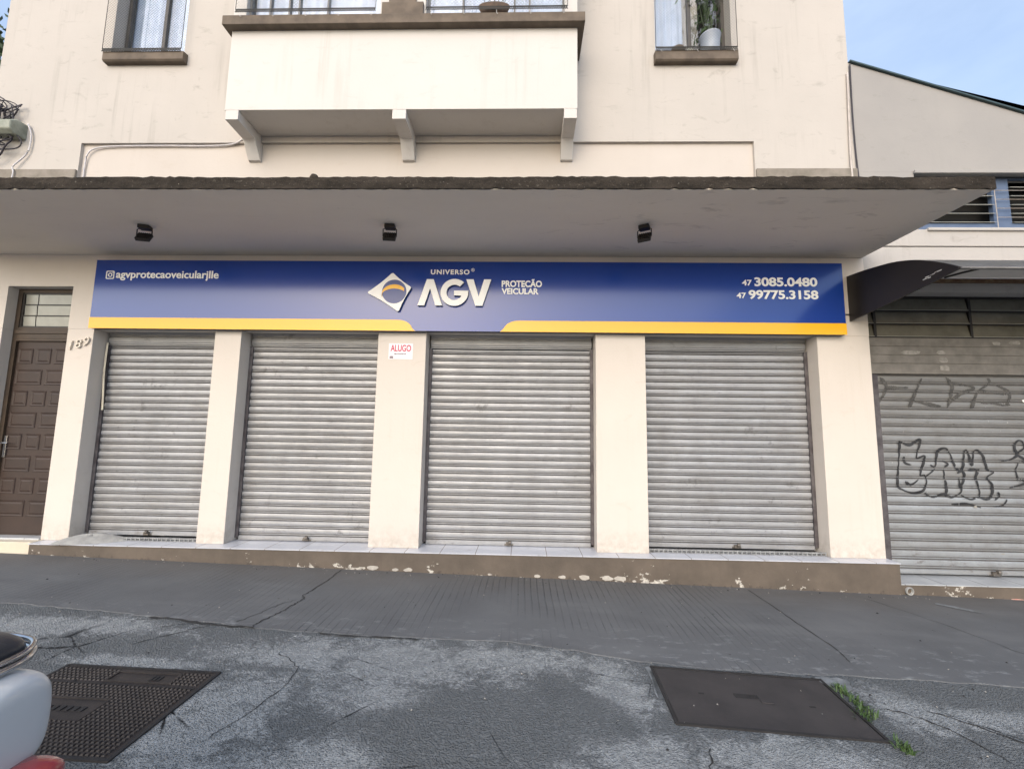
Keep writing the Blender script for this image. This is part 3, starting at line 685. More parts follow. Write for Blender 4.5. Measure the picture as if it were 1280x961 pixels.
# ------------------------------------------------------------------ roller shutters
def slat_profile(p, d):
    """(z, y) of one slat of pitch p; y grows away from the street"""
    return [(0, .0), (.05, .003), (.07, d), (.19, d), (.20, .002), (.245, .0), (.29, .001), (.30, .6*d), (.40, .6*d), (.42, .003), (.50, .0), (.72, -.003), (.94, -.001)]
def prof_y(z, z0, p, d):
    t = ((z-z0)/p) % 1.0; P = [(a, b) for a, b in slat_profile(p, d)]+[(1.0, 0)]
    for (a, b), (c, e) in zip(P, P[1:]):
        if a <= t <= c: return b+(e-b)*(t-a)/max(c-a, 1e-6)
    return 0
def shutter(par, name, x0, x1, z0, z1, y, p, d, mat, split=True):
    q = MB(); zs = []; k = 0
    ztop = z1-.20 if split else z1
    rows = []
    while z0+k*p < ztop-.001:
        tl = random.uniform(-.0015, .0015)
        for a, b in slat_profile(p, d):
            z = z0+(k+a)*p
            if z <= ztop: rows.append((z, b+tl))
        k += 1
    nx = 14; vs = []; W_ = x1-x0
    ph = [random.random()*6 for _ in range(3)]
    for z, dy in rows:
        for i in range(nx+1):
            x = x0+W_*i/nx
            vs.append((x, y+dy+.0025*sin(x*2.3+ph[0]+z*1.1)+.0012*sin(x*5+z*9+ph[1]), z+.0015*sin(x*1.7+ph[2])))
    q.add(vs, [(j*(nx+1)+i, j*(nx+1)+i+1, (j+1)*(nx+1)+i+1, (j+1)*(nx+1)+i) for j in range(len(rows)-1) for i in range(nx)])
    o = q.build(name, mat, par)
    o.data.materials.append(GROOVE_SHADE); K_ = len(slat_profile(p, d))  # groove faces take the painted shade tone
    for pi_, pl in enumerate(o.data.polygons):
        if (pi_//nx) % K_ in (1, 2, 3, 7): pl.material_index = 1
    if split:
        h = MB(); r2 = []
        for k2 in range(2):
            for a, b in slat_profile(.1, d): r2.append((ztop-.004+(k2+a)*.1, b-.022))
        vs = [(x0-.01, y-.004, ztop-.006), (x1+.01, y-.004, ztop-.006)]
        for z, dy in r2: vs += [(x0-.01, y+dy, z), (x1+.01, y+dy, z)]
        h.add(vs, [(2*i, 2*i+1, 2*i+3, 2*i+2) for i in range(len(vs)//2-1)]); h.build("shutter_header", mat, o)
    for a, b in ((x0-.03, x0+.012), (x1-.012, x1+.03)):
        r = MB(); r.box(a, b, y-.022, y+.05, z0-.02, z1-.20 if split else z1); r.build("guide_rail", SHUTD, o, bevel=.003)
    bb = MB(); bb.box(x0+.012, x1-.012, y-.012, y+.02, z0-.035, z0-.001); bb.box(x0+.012, x1-.012, y-.016, y+.022, z0-.046, z0-.035); bb.build("bottom_bar", SHUT if mat is SHUT else SHUT2, o, bevel=.003)
    bk = MB(); bk.box(x0-.03, x1+.03, y+.051, y+.06, z0-.06, z1); bk.build("backing", DARK, o)
    return o
def lock(x, z, y, par, sc_=1):
    q = MB(); q.box(x-.035*sc_, x+.03*sc_, y-.045, y-.018, z-.01, z+.03*sc_); q.lathe([(.016*sc_, -.02), (.02*sc_, -.012), (.02*sc_, .012), (.012*sc_, .018)], (x+.012, y-.05, z+.03*sc_), 10, 'x')
    q.box(x-.055*sc_, x+.055*sc_, y-.022, y-.017, z-.012, z+.004)
    return q.build("padlock", LOCKM, par, bevel=.004)
SH = [(-5.523, -3.934, .252), (-3.593, -1.836, .225), (-1.229, .889, .222), (1.50, 3.593, .248)]
LK = [-4.71, -2.68, -.157, 2.61]
shs = []
for (a, b, z0), lx in zip(SH, LK):
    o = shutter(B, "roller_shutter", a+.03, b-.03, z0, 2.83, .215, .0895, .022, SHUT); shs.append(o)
    lock(lx, z0-.03, .215, o)
for (a, b, z0), i in zip((SH[0], SH[3]), (0, 3)):
    q = MB(); n = int((b-a)/.055)
    for k in range(n+1):
        x = a+.02+(b-a-.04)*k/n; q.box(x-.006, x+.006, .05, .062, .1725, .215)
    q.box(a+.01, b-.01, .051, .061, .200, .212); q.box(a+.01, b-.01, .062, .19, .1725, .177); q.box(a+.01, b-.01, .051, .061, .1725, .178)
    q.build("floor_grille", GRATE, shs[i])
# ------------------------------------------------------------------ door and step
DR = MB().wall(-6.74, -5.869, .19, 3.358, .12, .18, [(-6.68, -5.925, .2, 2.66), (-6.68, -5.925, 2.84, 3.31)]).build("door", WOODF, B)
dl = MB(); dl.box(-6.68, -5.925, .15, .18, .20, 2.66); dl.build("door_leaf", WOODD, DR)
pn = MB()
def raised(x0, x1, z0, z1, y=.15):
    e = .025
    pn.add([(x0,y,z0),(x1,y,z0),(x1,y,z1),(x0,y,z1),(x0+.006,y-.008,z0+.006),(x1-.006,y-.008,z0+.006),(x1-.006,y-.008,z1-.006),(x0+.006,y-.008,z1-.006),
            (x0+e,y-.003,z0+e),(x1-e,y-.003,z0+e),(x1-e,y-.003,z1-e),(x0+e,y-.003,z1-e),(x0+e*1.8,y-.010,z0+e*1.8),(x1-e*1.8,y-.010,z0+e*1.8),(x1-e*1.8,y-.010,z1-e*1.8),(x0+e*1.8,y-.010,z1-e*1.8)],
           [(0,1,5,4),(1,2,6,5),(2,3,7,6),(3,0,4,7),(4,5,9,8),(5,6,10,9),(6,7,11,10),(7,4,8,11),(8,9,13,12),(9,10,14,13),(10,11,15,14),(11,8,12,15),(12,13,14,15)])
for r in range(8):
    z1 = 2.56-r*.278; z0 = z1-.20
    if r % 2 == 0:
        for a in (-6.655, -6.41, -6.165): raised(a, a+.20, z0, z1)
    else:
        for a, b in ((-6.655, -6.30), (-6.255, -5.945)): raised(a, b, z0, z1)
pn.build("raised_panels", WOODD, DR)
hd = MB(); hd.box(-6.665, -6.63, .13, .15, 1.15, 1.42); hd.tube([(-6.648, .13, 1.33), (-6.648, .09, 1.33), (-6.56, .085, 1.33)], .011, 8); hd.build("handle", CHROME, DR, bevel=.003)
tw = MB().wall(-6.68, -5.925, 2.84, 3.31, .13, .165, [(-6.655, -5.95, 2.86+.148*i, 2.995+.148*i) for i in range(3)]).build("transom_window", BLACKM, DR)
for i in range(3):
    for a, b in ((-6.655, -6.49), (-6.475, -5.95)):
        q = MB(); z = 2.86+.148*i; q.add([(a, .150, z), (b, .150, z), (b, .142, z+.135), (a, .142, z+.135), (a, .156, z), (b, .156, z), (b, .148, z+.135), (a, .148, z+.135)], [(0,1,2,3),(7,6,5,4),(0,1,5,4),(1,2,6,5),(2,3,7,6),(3,0,4,7)]); q.build("pane", GLASSL, tw)
mr = MB(); mr.box(-6.68, -5.925, .115, .12, 2.69, 2.70); mr.box(-6.70, -5.90, .105, .12, 2.755, 2.80); mr.build("frame_moulding", WOODF, DR, bevel=.003)
th = MB(); th.box(-6.74, -5.869, -.02, .18, .10, .195); th.build("threshold", TILE2, DR)
stp = MB(); stp.box(-5.83, 4.246, -.152, .35, -.40, .158); STO = stp.build("front_step", STEPM, B, bevel=.006)
tl = MB(); tl.box(-5.835, 4.25, -.160, .275, .158, .170); tl.build("tile_top", TILE, STO, bevel=.002)
ct = MB(); ct.box(-7.4, -5.832, -.14, .30, -.2, .178); ct.build("door_step", CREAMT, B, bevel=.004)
# plaster flakes lying loose along the foot of the step
for nm, xs in (("plaster_flake", [(.18,.03),(.47,.035),(.72,.05),(.98,.05),(1.13,.055),(1.28,.02),(-1.72,.05),(-1.45,.03),(-1.3,.04),(-.36,.02)]),):
    grp = []
    for x, r in xs:
        n = 9; P = []
        for k in range(n):
            a = 2*pi*k/n; P.append((x+r*1.3*cos(a)*random.uniform(.7, 1.2), -.153, gz(x)+.012+r*.55+r*.55*sin(a)*random.uniform(.7, 1.2)))
        q = MB(); vs = P+[(x_, -.160, z_) for x_, y_, z_ in P]; q.add(vs, [tuple(range(n)), tuple(range(2*n-1, n-1, -1))]+[(i, (i+1) % n, (i+1) % n+n, i+n) for i in range(n)])
        o = q.build("paint_flake", simple("bare_plaster", (.50,.47,.42), (.36,.33,.29), 25, .9) if not grp else grp[0].data.materials[0], STO); grp.append(o)

# ------------------------------------------------------------------ shop sign
SY = -.10
S = thing("shop_sign", "long blue shop sign with yellow stripe and raised white letters", "sign", (-.8, -.05, 3.2))
bx = MB(); bx.box(-5.49, 3.88, SY+.004, -.003, 2.79, 3.677); bx.build("sign_box", FRAMEM, S)
fc = MB(); fc.add([(-5.492, SY, 2.788), (3.882, SY, 2.788), (3.882, SY, 3.679), (-5.492, SY, 3.679)], [(0, 1, 2, 3)])
fc.v += [(x, SY+.0035, z) for x, y, z in fc.v]; fc.f += [(7,6,5,4),(0,1,5,4),(1,2,6,5),(2,3,7,6),(3,0,4,7)]
fc.build("sign_face", BLUE, S)
L = [(-5.496, 2.786)]+[(-5.496, 2.926)]+bez((-1.60, 2.926), (-1.45, 2.926), (-1.40, 2.85), 8)+bez((-1.40, 2.85), (-1.38, 2.80), (-1.34, 2.786), 5)
MB().prism(L, SY-.004, SY-.0005, 'y').build("yellow_stripe", YELL, S)
Rr = [(3.886, 2.786)]+[(3.886, 2.926)]+bez((-.06, 2.926), (-.19, 2.922), (-.24, 2.85), 8)+bez((-.24, 2.85), (-.26, 2.81), (-.30, 2.786), 5)
MB().prism(Rr, SY-.004, SY-.0005, 'y').build("yellow_stripe", YELL, S)
# raised letters: a deep return and a bright face
def letter(poly, d=.035, nm="letter"):
    o = MB().prism(poly, SY-.002-d, SY-.002, 'y').build(nm, LSIDE, S)
    fcx = MB().prism(poly, SY-.004-d, SY-.002-d, 'y').build("letter_face", WHITE, o); return o
letter([(-1.322, 3.10), (-1.216, 3.435), (-1.132, 3.435), (-1.016, 3.10), (-1.10, 3.10), (-1.173, 3.318), (-1.236, 3.10)])
letter([(-.726, 3.436), (-.634, 3.436), (-.567, 3.215), (-.503, 3.436), (-.415, 3.436), (-.517, 3.10), (-.605, 3.10)])
gc = (-.868, 3.268); Ro, Ri = .172, .098; G_ = []
for i in range(25): a = RD(48+i*(352-48)/24); G_.append((gc[0]+Ro*cos(a), gc[1]+Ro*sin(a)))
G_ += [(gc[0]+Ro, gc[1]+.022), (gc[0]-.005, gc[1]+.022), (gc[0]-.005, gc[1]-.04), (gc[0]+Ri*.86, gc[1]-.04)]
for i in range(20): a = RD(-30-i*(312-30)/19); G_.append((gc[0]+Ri*cos(a), gc[1]+Ri*sin(a)))
letter(G_)
# emblem: rounded four-pointed star with a disc and a swoosh
T = [(-1.963, 3.257), (-1.648, 3.52), (-1.403, 3.329), (-1.555, 3.014)]; cc = (-1.632, 3.285)
def toward(p, q, t): return (p[0]+(q[0]-p[0])*t, p[1]+(q[1]-p[1])*t)
star = []
for i in range(4):
    p, q = T[i], T[(i+1) % 4]; mid = toward(toward(p, q, .5), cc, .10)
    a = toward(p, mid, .16); b = toward(q, mid, .16); pp = toward(T[i], mid, .0)
    seg = bez(a, mid, b, 8); star += seg
    nxt = toward(T[(i+1) % 4], toward(toward(q, T[(i+2) % 4], .5), cc, .10), .16)
    star += bez(b, q, nxt, 5)[1:-1]
E_ = MB().prism(star, SY-.037, SY-.002, 'y').build("emblem", LSIDE, S)
MB().prism(star, SY-.039, SY-.037, 'y').build("emblem_face", WHITE, E_)
disc = [(cc[0]+.014+.152*cos(2*pi*i/32), cc[1]-.012+.152*sin(2*pi*i/32)) for i in range(32)]
MB().prism(disc, SY-.041, SY-.039, 'y').build("emblem_disc", simple("emblem_blue", (.035, .06, .22), (.03, .05, .2), 4, .3), E_)
sw_ = []
for i in range(17): a = RD(200-i*(200-38)/16); sw_.append((cc[0]+.014+.155*cos(a), cc[1]-.045+.125*sin(a)))
for i in range(17): a = RD(38+i*(200-38)/16); sw_.append((cc[0]+.014+.155*cos(a), cc[1]-.06+.085*sin(a)+.0))
MB().prism(sw_, SY-.043, SY-.041, 'y').build("emblem_swoosh", YELL, E_)
TY = SY-.0005
text("UNIVERSO", "lettering", -1.178, -.692, 3.510, 3.573, TY, .004, WHITE, S, .03, space=1.2)
text("®", "lettering", -.672, -.628, 3.548, 3.592, TY, .003, WHITE, S, .01)
text("PROTEÇÃO", "lettering", -.287, .214, 3.333, 3.455, TY, .004, WHITE, S, .034)
text("VEICULAR", "lettering", -.286, .172, 3.259, 3.338, TY, .004, WHITE, S, .034)
text("agvprotecaoveicularjlle", "lettering", -5.215, -3.883, 3.408, 3.540, TY, .004, WHITE, S, .018)
text("47", "lettering", 2.664, 2.783, 3.390, 3.462, TY, .004, WHITE, S, .022)
text("3085.0480", "lettering", 2.815, 3.571, 3.381, 3.494, TY, .004, WHITE, S, .03)
text("47", "lettering", 2.592, 2.706, 3.228, 3.300, TY, .004, WHITE, S, .022)
text("99775.3158", "lettering", 2.738, 3.573, 3.219, 3.333, TY, .004, WHITE, S, .03)
ic = MB(); cx_, cz_, h_ = -5.294, 3.480, .054
def rrect(h, r, n=5):
    P = []
    for k, (sx, sz) in enumerate(((1, 1), (-1, 1), (-1, -1), (1, -1))):
        for i in range(n+1):
            a = pi/2*k+pi/2*i/n; P.append((cx_+sx*(h-r)+r*cos(a), cz_+sz*(h-r)+r*sin(a)))
    return P
def ring(po, pi_, y0, y1):
    n = len(po); vs = [(p[0], y0, p[1]) for p in po]+[(p[0], y0, p[1]) for p in pi_]+[(p[0], y1, p[1]) for p in po]+[(p[0], y1, p[1]) for p in pi_]
    fs = []
    for i in range(n):
        j = (i+1) % n; fs += [(i, j, n+j, n+i), (2*n+i, 3*n+i, 3*n+j, 2*n+j), (i, 2*n+i, 2*n+j, j), (n+i, n+j, 3*n+j, 3*n+i)]
    ic.add(vs, fs)
ring(rrect(h_, .018), rrect(h_-.012, .010), TY-.004, TY)
ci = lambda r: [(cx_+r*cos(2*pi*i/24), cz_+r*sin(2*pi*i/24)) for i in range(24)]
ring(ci(.028), ci(.017), TY-.004, TY)
ic.box(cx_+.027, cx_+.036, TY-.004, TY, cz_+.026, cz_+.035)
ic.build("camera_icon", WHITE, S)

# rental notice and house number
NT = thing("rental_notice", "white paper rental notice with red word stuck on the middle pillar", "notice", (-1.54, 0, 2.55))
MB().box(-1.695, -1.391, -.004, -.001, 2.448, 2.648).build("paper", PAPER, NT)
text("ALUGO", "red_lettering", -1.672, -1.413, 2.545, 2.63, -.0042, .001, REDT, NT, .02)
q = MB()
for i in range(11):
    x = -1.62+i*.0135; q.box(x, x+random.uniform(.006, .011), -.0052, -.0042, 2.506, 2.520+random.uniform(0, .006))
q.box(-1.68, -1.635, -.0052, -.0042, 2.458, 2.48); q.box(-1.675, -1.64, -.0052, -.0042, 2.485, 2.489)
q.build("small_print", GREYT, NT)
HN = thing("house_number", "raised cream house number beside the dark door", "house number", (-5.68, 0, 2.6))
for ch, a, b, z in (("1", -5.805, -5.765, 2.525), ("8", -5.725, -5.645, 2.545), ("9", -5.62, -5.548, 2.575)):
    text(ch, "digit", a, b, z, z+.115, -.004, .022, DIGIT, HN, .0, .15)

# floodlights under the canopy
def flood(x, y, yaw_, tilt):
    t = thing("floodlight", "", "floodlight", (0, 0, 0), "small floodlights under the canopy")
    MB().box(-.055, .055, -.045, .045, -.045, -.001).build("junction_box", BLACKM, t, bevel=.006)
    q = MB()
    q.tube([(-.072, .0, -.13), (-.072, .0, -.05), (-.06, 0, -.042), (.06, 0, -.042), (.072, 0, -.05), (.072, 0, -.13)], .006, 6); q.build("bracket", BLACKM, t)
    h = MB(); h.box(-.066, .066, -.018, .018, -.055, .055)
    for k in range(6): h.box(-.055+k*.02, -.047+k*.02, -.03, -.018, -.045, .045)
    R_ = Euler((tilt, 0, 0)).to_matrix(); h.v = [tuple(R_ @ Vector(p)+Vector((0, 0, -.135))) for p in h.v]
    ho = h.build("lamp_head", BLACKM, t)
    g_ = MB(); g_.box(-.056, .056, .0185, .021, -.045, .045); g_.v = [tuple(R_ @ Vector(p)+Vector((0, 0, -.135))) for p in g_.v]; g_.build("glass", simple("lamp_glass", (.2, .2, .2), None, 3, .1), ho)
    t.location = (x, y, 3.7925); t.rotation_euler = (0, 0, yaw_); return t
F1 = flood(-4.25, -.80, .25, RD(-35)); F1["label"] = "black floodlight under the canopy above the web address on the sign"
F2 = flood(-1.48, -.83, .1, RD(-35)); F2["label"] = "black floodlight under the canopy above the star emblem"
F3 = flood(1.28, -.83, -.5, RD(-35)); F3["label"] = "black floodlight under the canopy tilted askew, nearest the phone numbers"

# small things on and by the facade
q = MB(); q.lathe([(.0, -.02), (.04, -.01), (.045, .02), (.03, .05), (.0, .06)], (-2.03, -1.45, 3.93), 9); tag(q.build("stone", MOSS, smooth=True), "dark lump of mortar lying on the canopy edge", "stone")
q = MB(); P = smooth_line([(-5.50, .18, 2.66), (-5.49, .165, 2.60), (-5.487, .16, 2.4), (-5.478, .155, 2.2), (-5.452, .15, 1.95), (-5.44, .15, 1.77)], 5)
vs = []
for p in P: vs += [(p.x-.014, p.y, p.z), (p.x+.014, p.y-.004, p.z), (p.x+.014, p.y+.002, p.z), (p.x-.014, p.y+.006, p.z)]
q.add(vs, [(4*i+a, 4*i+b, 4*i+4+b, 4*i+4+a) for i in range(len(P)-1) for a, b in ((0,1),(1,2),(2,3),(3,0))]+[(0,1,2,3)]); tag(q.build("pull_strap", STRAPM, smooth=True), "cream pull strap hanging beside the leftmost shutter", "strap")
# flat dusty lump at the foot of the pillar by the door
q = MB(); NR, NA = 7, 26; vs = []
for i in range(NR+1):
    r = i/NR
    for j in range(NA):
        a = 2*pi*j/NA; rr = r*(1+.10*sin(3*a+1)+.06*sin(5*a))
        vs.append((-5.24+.36*rr*cos(a)+.10*rr*sin(a), .02+.20*rr*sin(a), .171+.075*(1-r**2.2)*(1+.18*sin(2*a+.5))))
q.add(vs, [(i*NA+j, i*NA+(j+1) % NA, (i+1)*NA+(j+1) % NA, (i+1)*NA+j) for i in range(NR) for j in range(NA)]); tag(q.build("cement_lump", SACK, smooth=True), "flat dusty grey lump on the step at the foot of the pillar by the door", "lump")
q = MB(); q.lathe([(.030, .10), (.042, .0), (.045, -.02), (.036, -.03), (.030, -.02), (.028, .06)], (4.335, -.13, gz(4.33)+.048), 16, 'y'); tag(q.build("drain_pipe", SACK, smooth=True), "stubby grey drain pipe end at the corner of the brown step", "pipe")
# cables
def cable(pts, r, name, mat, par=None, n=6): return MB().tube(smooth_line(pts, n), r, 6).build(name, mat, par, smooth=True)
tag(cable([(-5.955, -.04, 3.95), (-5.96, .02, 4.6), (-5.955, .02, 5.05), (-5.92, .01, 5.22), (-5.8, .015, 5.30), (-5.5, .015, 5.325), (-4.9, .015, 5.33), (-4.3, .015, 5.325), (-3.95, .01, 5.345), (-3.80, -.012, 5.40)], .010, "white_cable", WCABLE), "white cable running along the top edge of the recessed wall panel", "cable")
tag(cable([(-6.87, -.05, 3.95), (-6.875, -.05, 4.6), (-6.85, -.05, 4.9), (-6.87, -.045, 5.0), (-6.72, -.03, 5.2), (-6.70, -.03, 5.45), (-6.77, -.03, 5.62)], .009, "white_cable", WCABLE), "white cable dropping from the grey splice box to the canopy", "cable")
tag(cable([(4.23, -.02, 6.42), (4.222, -.02, 6.0), (4.212, -.025, 5.6), (4.222, -.02, 5.1), (4.23, -.035, 4.6), (4.235, -.035, 3.95)], .009, "wall_cable", BCABLE), "thin dark cable down the joint between the two buildings", "cable")
tag(cable([(4.19, -.02, 6.3), (4.165, -.02, 5.6), (4.15, -.02, 5.1), (4.145, -.035, 4.6), (4.14, -.035, 3.95)], .012, "wall_cable", simple("painted_cable", (.55, .5, .46), (.42, .38, .35), 9)), "pale painted cable beside the dark one at the building joint", "cable")
J = thing("splice_box", "grey green telephone splice box with tangled black cables", "cable box", (-7.0, -.05, 5.5))
q = MB(); q.prism([(-.30, 5.44), (-.30, 5.56), (-.22, 5.62), (-.04, 5.62), (-.04, 5.40), (-.24, 5.40)], -7.12, -6.80); q.v = [(x, y+.10, z) for x, y, z in q.v]; q.build("housing", BOXG, J, bevel=.02, seg=3)
q = MB(); q.lathe([(.03, -.12), (.075, -.1), (.075, .14), (.03, .16)], (-7.16, -.13, 5.60), 14); q.build("closure_drum", BLACKM, J, smooth=True)
tg = MB(); random.seed(3)
tg.tube(smooth_line([(-7.6, -.1, 6.02), (-7.22, -.08, 6.0), (-7.03, -.06, 5.9), (-6.93, -.03, 5.83)], 6), .009, 6)
tg.tube(smooth_line([(-7.0, -.06, 5.86), (-6.93, -.08, 5.72), (-6.93, -.08, 5.60), (-6.97, -.1, 5.5)], 6), .008, 6)
tg.tube(smooth_line([(-7.6, -.1, 4.95), (-7.1, -.08, 5.08), (-6.95, -.1, 5.25), (-6.87, -.1, 5.36), (-6.95, -.12, 5.42)], 6), .011, 6)
tg.tube(smooth_line([(-7.3, -.08, 5.22), (-6.95, -.08, 5.22), (-6.80, -.08, 5.24), (-6.76, -.08, 5.32), (-6.82, -.1, 5.42)], 6), .008, 6)
for i in range(20):
    c0 = Vector((-7.12+random.gauss(0, .07), -.09+random.uniform(-.04, .03), 5.78+random.gauss(0, .05) if i < 13 else 5.34+random.gauss(0, .04))); r1, r2 = random.uniform(.04, .14), random.uniform(.03, .09); tl_ = random.uniform(-.8, .8); ph = random.uniform(0, 6)
    P = []
    for k in range(15):
        a = ph+k*2*pi/15*random.uniform(.98, 1.02); u, v_ = r1*cos(a), r2*sin(a); P.append(c0+Vector((u*cos(tl_)-v_*sin(tl_), .02*sin(2*a), u*sin(tl_)+v_*cos(tl_))))
    tg.tube(P, random.uniform(.005, .009), 5)
tg.build("cable_tangle", BCABLE, J, smooth=True)
random.seed(11)

# ------------------------------------------------------------------ neighbouring shop
K = thing("neighbour_shop", "low pale shop with sloping teal roof and graffiti shutter", "building", (6.5, 0, 0))
NX0, NX1 = 4.226, 9.6
def rz(x): return 6.464-.3424*(x-4.226)
gw = MB(); sh = (4.30, 9.2)
# gable wall above the window, then piers and bands below it
gw.prism([(NX0, 4.935), (NX1, 4.935), (NX1, rz(NX1)), (NX0, rz(NX0))], .002, .25, 'y')
gw.build("gable_wall", NEIGH, K)
[MB().box(a, b, .002, .25, 4.165, 4.934).build("wall_pier", NEIGH, K) for a, b in ((NX0, 4.937), (9.0, NX1))]
MB().box(4.93, 9.05, -.03, .001, 4.905, 4.945).build("window_hood", NEIGH, K, bevel=.004)
MB().box(NX0, NX1, -.008, .25, 3.945, 4.164).build("sill_band", NEIGHW, K, bevel=.008)
MB().box(5.03, 9.02, -.035, .10, 4.14, 4.18).build("sill", NEIGHW, K, bevel=.008)
MB().box(NX0, NX1, .004, .25, 3.36, 3.938).build("lintel_band", NEIGHW, K, bevel=.004)
MB().box(NX0, NX1, .02, .06, 3.937, 3.946).build("groove", DARK, K)
ro = MB(); ro.prism([(NX0+.01, rz(NX0)+.002), (NX1+.2, rz(NX1+.2)+.002), (NX1+.2, rz(NX1+.2)+.022), (NX0+.01, rz(NX0)+.022)], -.03, 8, 'y'); ro.build("roof", TEAL, K)
MB().box(NX1-.25, NX1, .251, 8, -.6, 4.5).build("side_wall", NEIGH, K)
MB().box(NX0, NX1-.25, 7.75, 8, -.6, 4.5).build("back_wall", NEIGH, K)
NW = MB().wall(4.937, 9.0, 4.182, 4.904, .10, .15, [(5.05, 5.98, 4.30, 4.90), (6.20, 7.13, 4.30, 4.90), (7.35, 8.28, 4.30, 4.90)]).build("louvre_window", BLUEF, K)
for a in (5.05, 6.20, 7.35):
    for i in range(5):
        z = 4.30+.118*i; q = MB(); q.add([(a, .075, z), (a+.93, .075, z), (a+.93, .16, z+.035), (a, .16, z+.035), (a, .075, z+.006), (a+.93, .075, z+.006), (a+.93, .16, z+.041), (a, .16, z+.041)], [(3,2,1,0),(4,5,6,7),(0,1,5,4),(1,2,6,5),(2,3,7,6),(3,0,4,7)]); q.build("louvre_blade", simple("louvre_glass", (.38, .38, .33), (.3, .3, .27), 5, .3) if (a, i) == (5.05, 0) else LV, NW)
        if (a, i) == (5.05, 0): LV = q and bpy.data.materials["louvre_glass"]
MB().box(4.95, 8.99, .30, .32, 4.2, 4.9).build("room_back", DARK, NW)
q = MB()
for z in (4.36, 4.48, 4.60, 4.72): q.tube([(5.99, .06, z), (9.0, .06, z)], .005, 4)
for x in (5.985, 7.15, 8.3): q.tube([(x, .065, 4.2), (x, .065, 4.9)], .006, 4)
q.build("window_bars", simple("rusty_white_bar", (.4, .38, .36), (.25, .2, .16), 12), NW)
# transom of fixed glass blades in a black frame
MU = [4.30, 4.45, 5.64, 6.83, 8.02, 9.2]
TR = MB().wall(4.30, 9.2, 2.822, 3.358, .18, .23, [(a+.016, b-.016, 2.84+.171*i, 2.995+.171*i) for a, b in zip(MU, MU[1:]) for i in range(3)]).build("transom_window", BLACKM, K)
for a, b in zip(MU, MU[1:]):
    for i in range(3):
        z = 2.84+.171*i; q = MB(); q.add([(a+.016, .185, z), (b-.016, .185, z), (b-.016, .215, z+.155), (a+.016, .215, z+.155), (a+.016, .191, z), (b-.016, .191, z), (b-.016, .221, z+.155), (a+.016, .221, z+.155)], [(0,1,2,3),(7,6,5,4),(0,1,5,4),(1,2,6,5),(2,3,7,6),(3,0,4,7)]); q.build("pane", GLASSD, TR)
        e = MB(); e.box(a+.016, b-.016, .176, .186, z-.004, z+.003); e.build("pane_edge", LSIDE if False else simple("pane_edge_glass", (.33, .32, .27), None, 6, .3) if (a, i) == (4.30, 0) else bpy.data.materials["pane_edge_glass"], TR)
MB().box(4.27, 9.2, .34, .36, 2.8, 3.4).build("room_back", DARK, TR)
hb = MB(); rows = []
for k in range(4):
    for a, b in ((0, 0), (.85, -.004), (.88, .008), (.97, .008)): rows.append((2.385+(k+a)*.109, .165+b))
vs = []
for z, y in rows: vs += [(4.28, y, z), (9.2, y, z)]
hb.add(vs, [(2*i, 2*i+1, 2*i+3, 2*i+2) for i in range(len(rows)-1)]); hb.box(4.28, 9.2, .16, .19, 2.36, 2.385)
HB = hb.build("shutter_box", simple("grimy_brown_metal", (.24, .22, .195), (.15, .137, .12), 7, .6, .2, .3, 30, lo=.3, hi=.7), K)
S2Z, S2P, S2D, S2Y = .008, .1055, .016, .20
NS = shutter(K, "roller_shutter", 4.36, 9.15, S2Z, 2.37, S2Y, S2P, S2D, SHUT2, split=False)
MB().box(4.27, 4.44, .19, .198, .0, 2.82).build("guide_rail", SHUTD, NS)
lock(5.62, -.03, S2Y, NS, 1.3)
def ribbon(strokes, wid, name, mat, lift, par, taper=True, blotch=0):
    q = MB()
    for st_ in strokes:
        P = smooth_line([(a, b, 0) for a, b in st_], 10)
        Q = [P[0]]
        for a, b in zip(P, P[1:]):
            n = max(1, int((b-a).length/.006))
            for k in range(n): Q.append(a+(b-a)*(k+1)/n)
        vs = []; n = len(Q)
        for i, p in enumerate(Q):
            d = (Q[min(i+1, n-1)]-Q[max(i-1, 0)]).normalized(); nr = Vector((-d.y, d.x, 0)); wv = wid*(.8+.3*sin(i*.1+p.x*7))+random.uniform(-blotch, blotch)
            if taper and (i < 3 or i > n-4): wv *= .6
            for sg in (-1, 1):
                e = p+nr*wv*sg; vs.append((e.x, S2Y+min(prof_y(e.y, S2Z, S2P, S2D), .006)-lift, e.y))
        q.add(vs, [(2*i, 2*i+1, 2*i+3, 2*i+2) for i in range(n-1) if prof_y(Q[i].y, S2Z, S2P, S2D) < .0095 or random.random() < .8])
    return q.build(name, mat, par)
THICK = [[(4.472,2.316),(4.539,2.185),(4.406,1.949)],[(4.526,2.185),(4.806,2.189)],[(4.982,2.309),(4.798,1.941)],[(4.806,2.032),(5.191,1.959)],[(5.276,2.326),(5.342,2.222),(5.317,2.091),(5.266,1.948)],[(5.295,2.26),(5.605,2.199),(5.433,2.118),(5.269,1.986)],[(5.781,2.318),(5.8,2.253),(5.65,2.147),(5.554,1.939)],[(5.801,2.266),(6.016,2.152),(5.999,1.996)],[(5.675,2.018),(6.023,1.991)],[(5.69,2.161),(5.988,2.125)]]
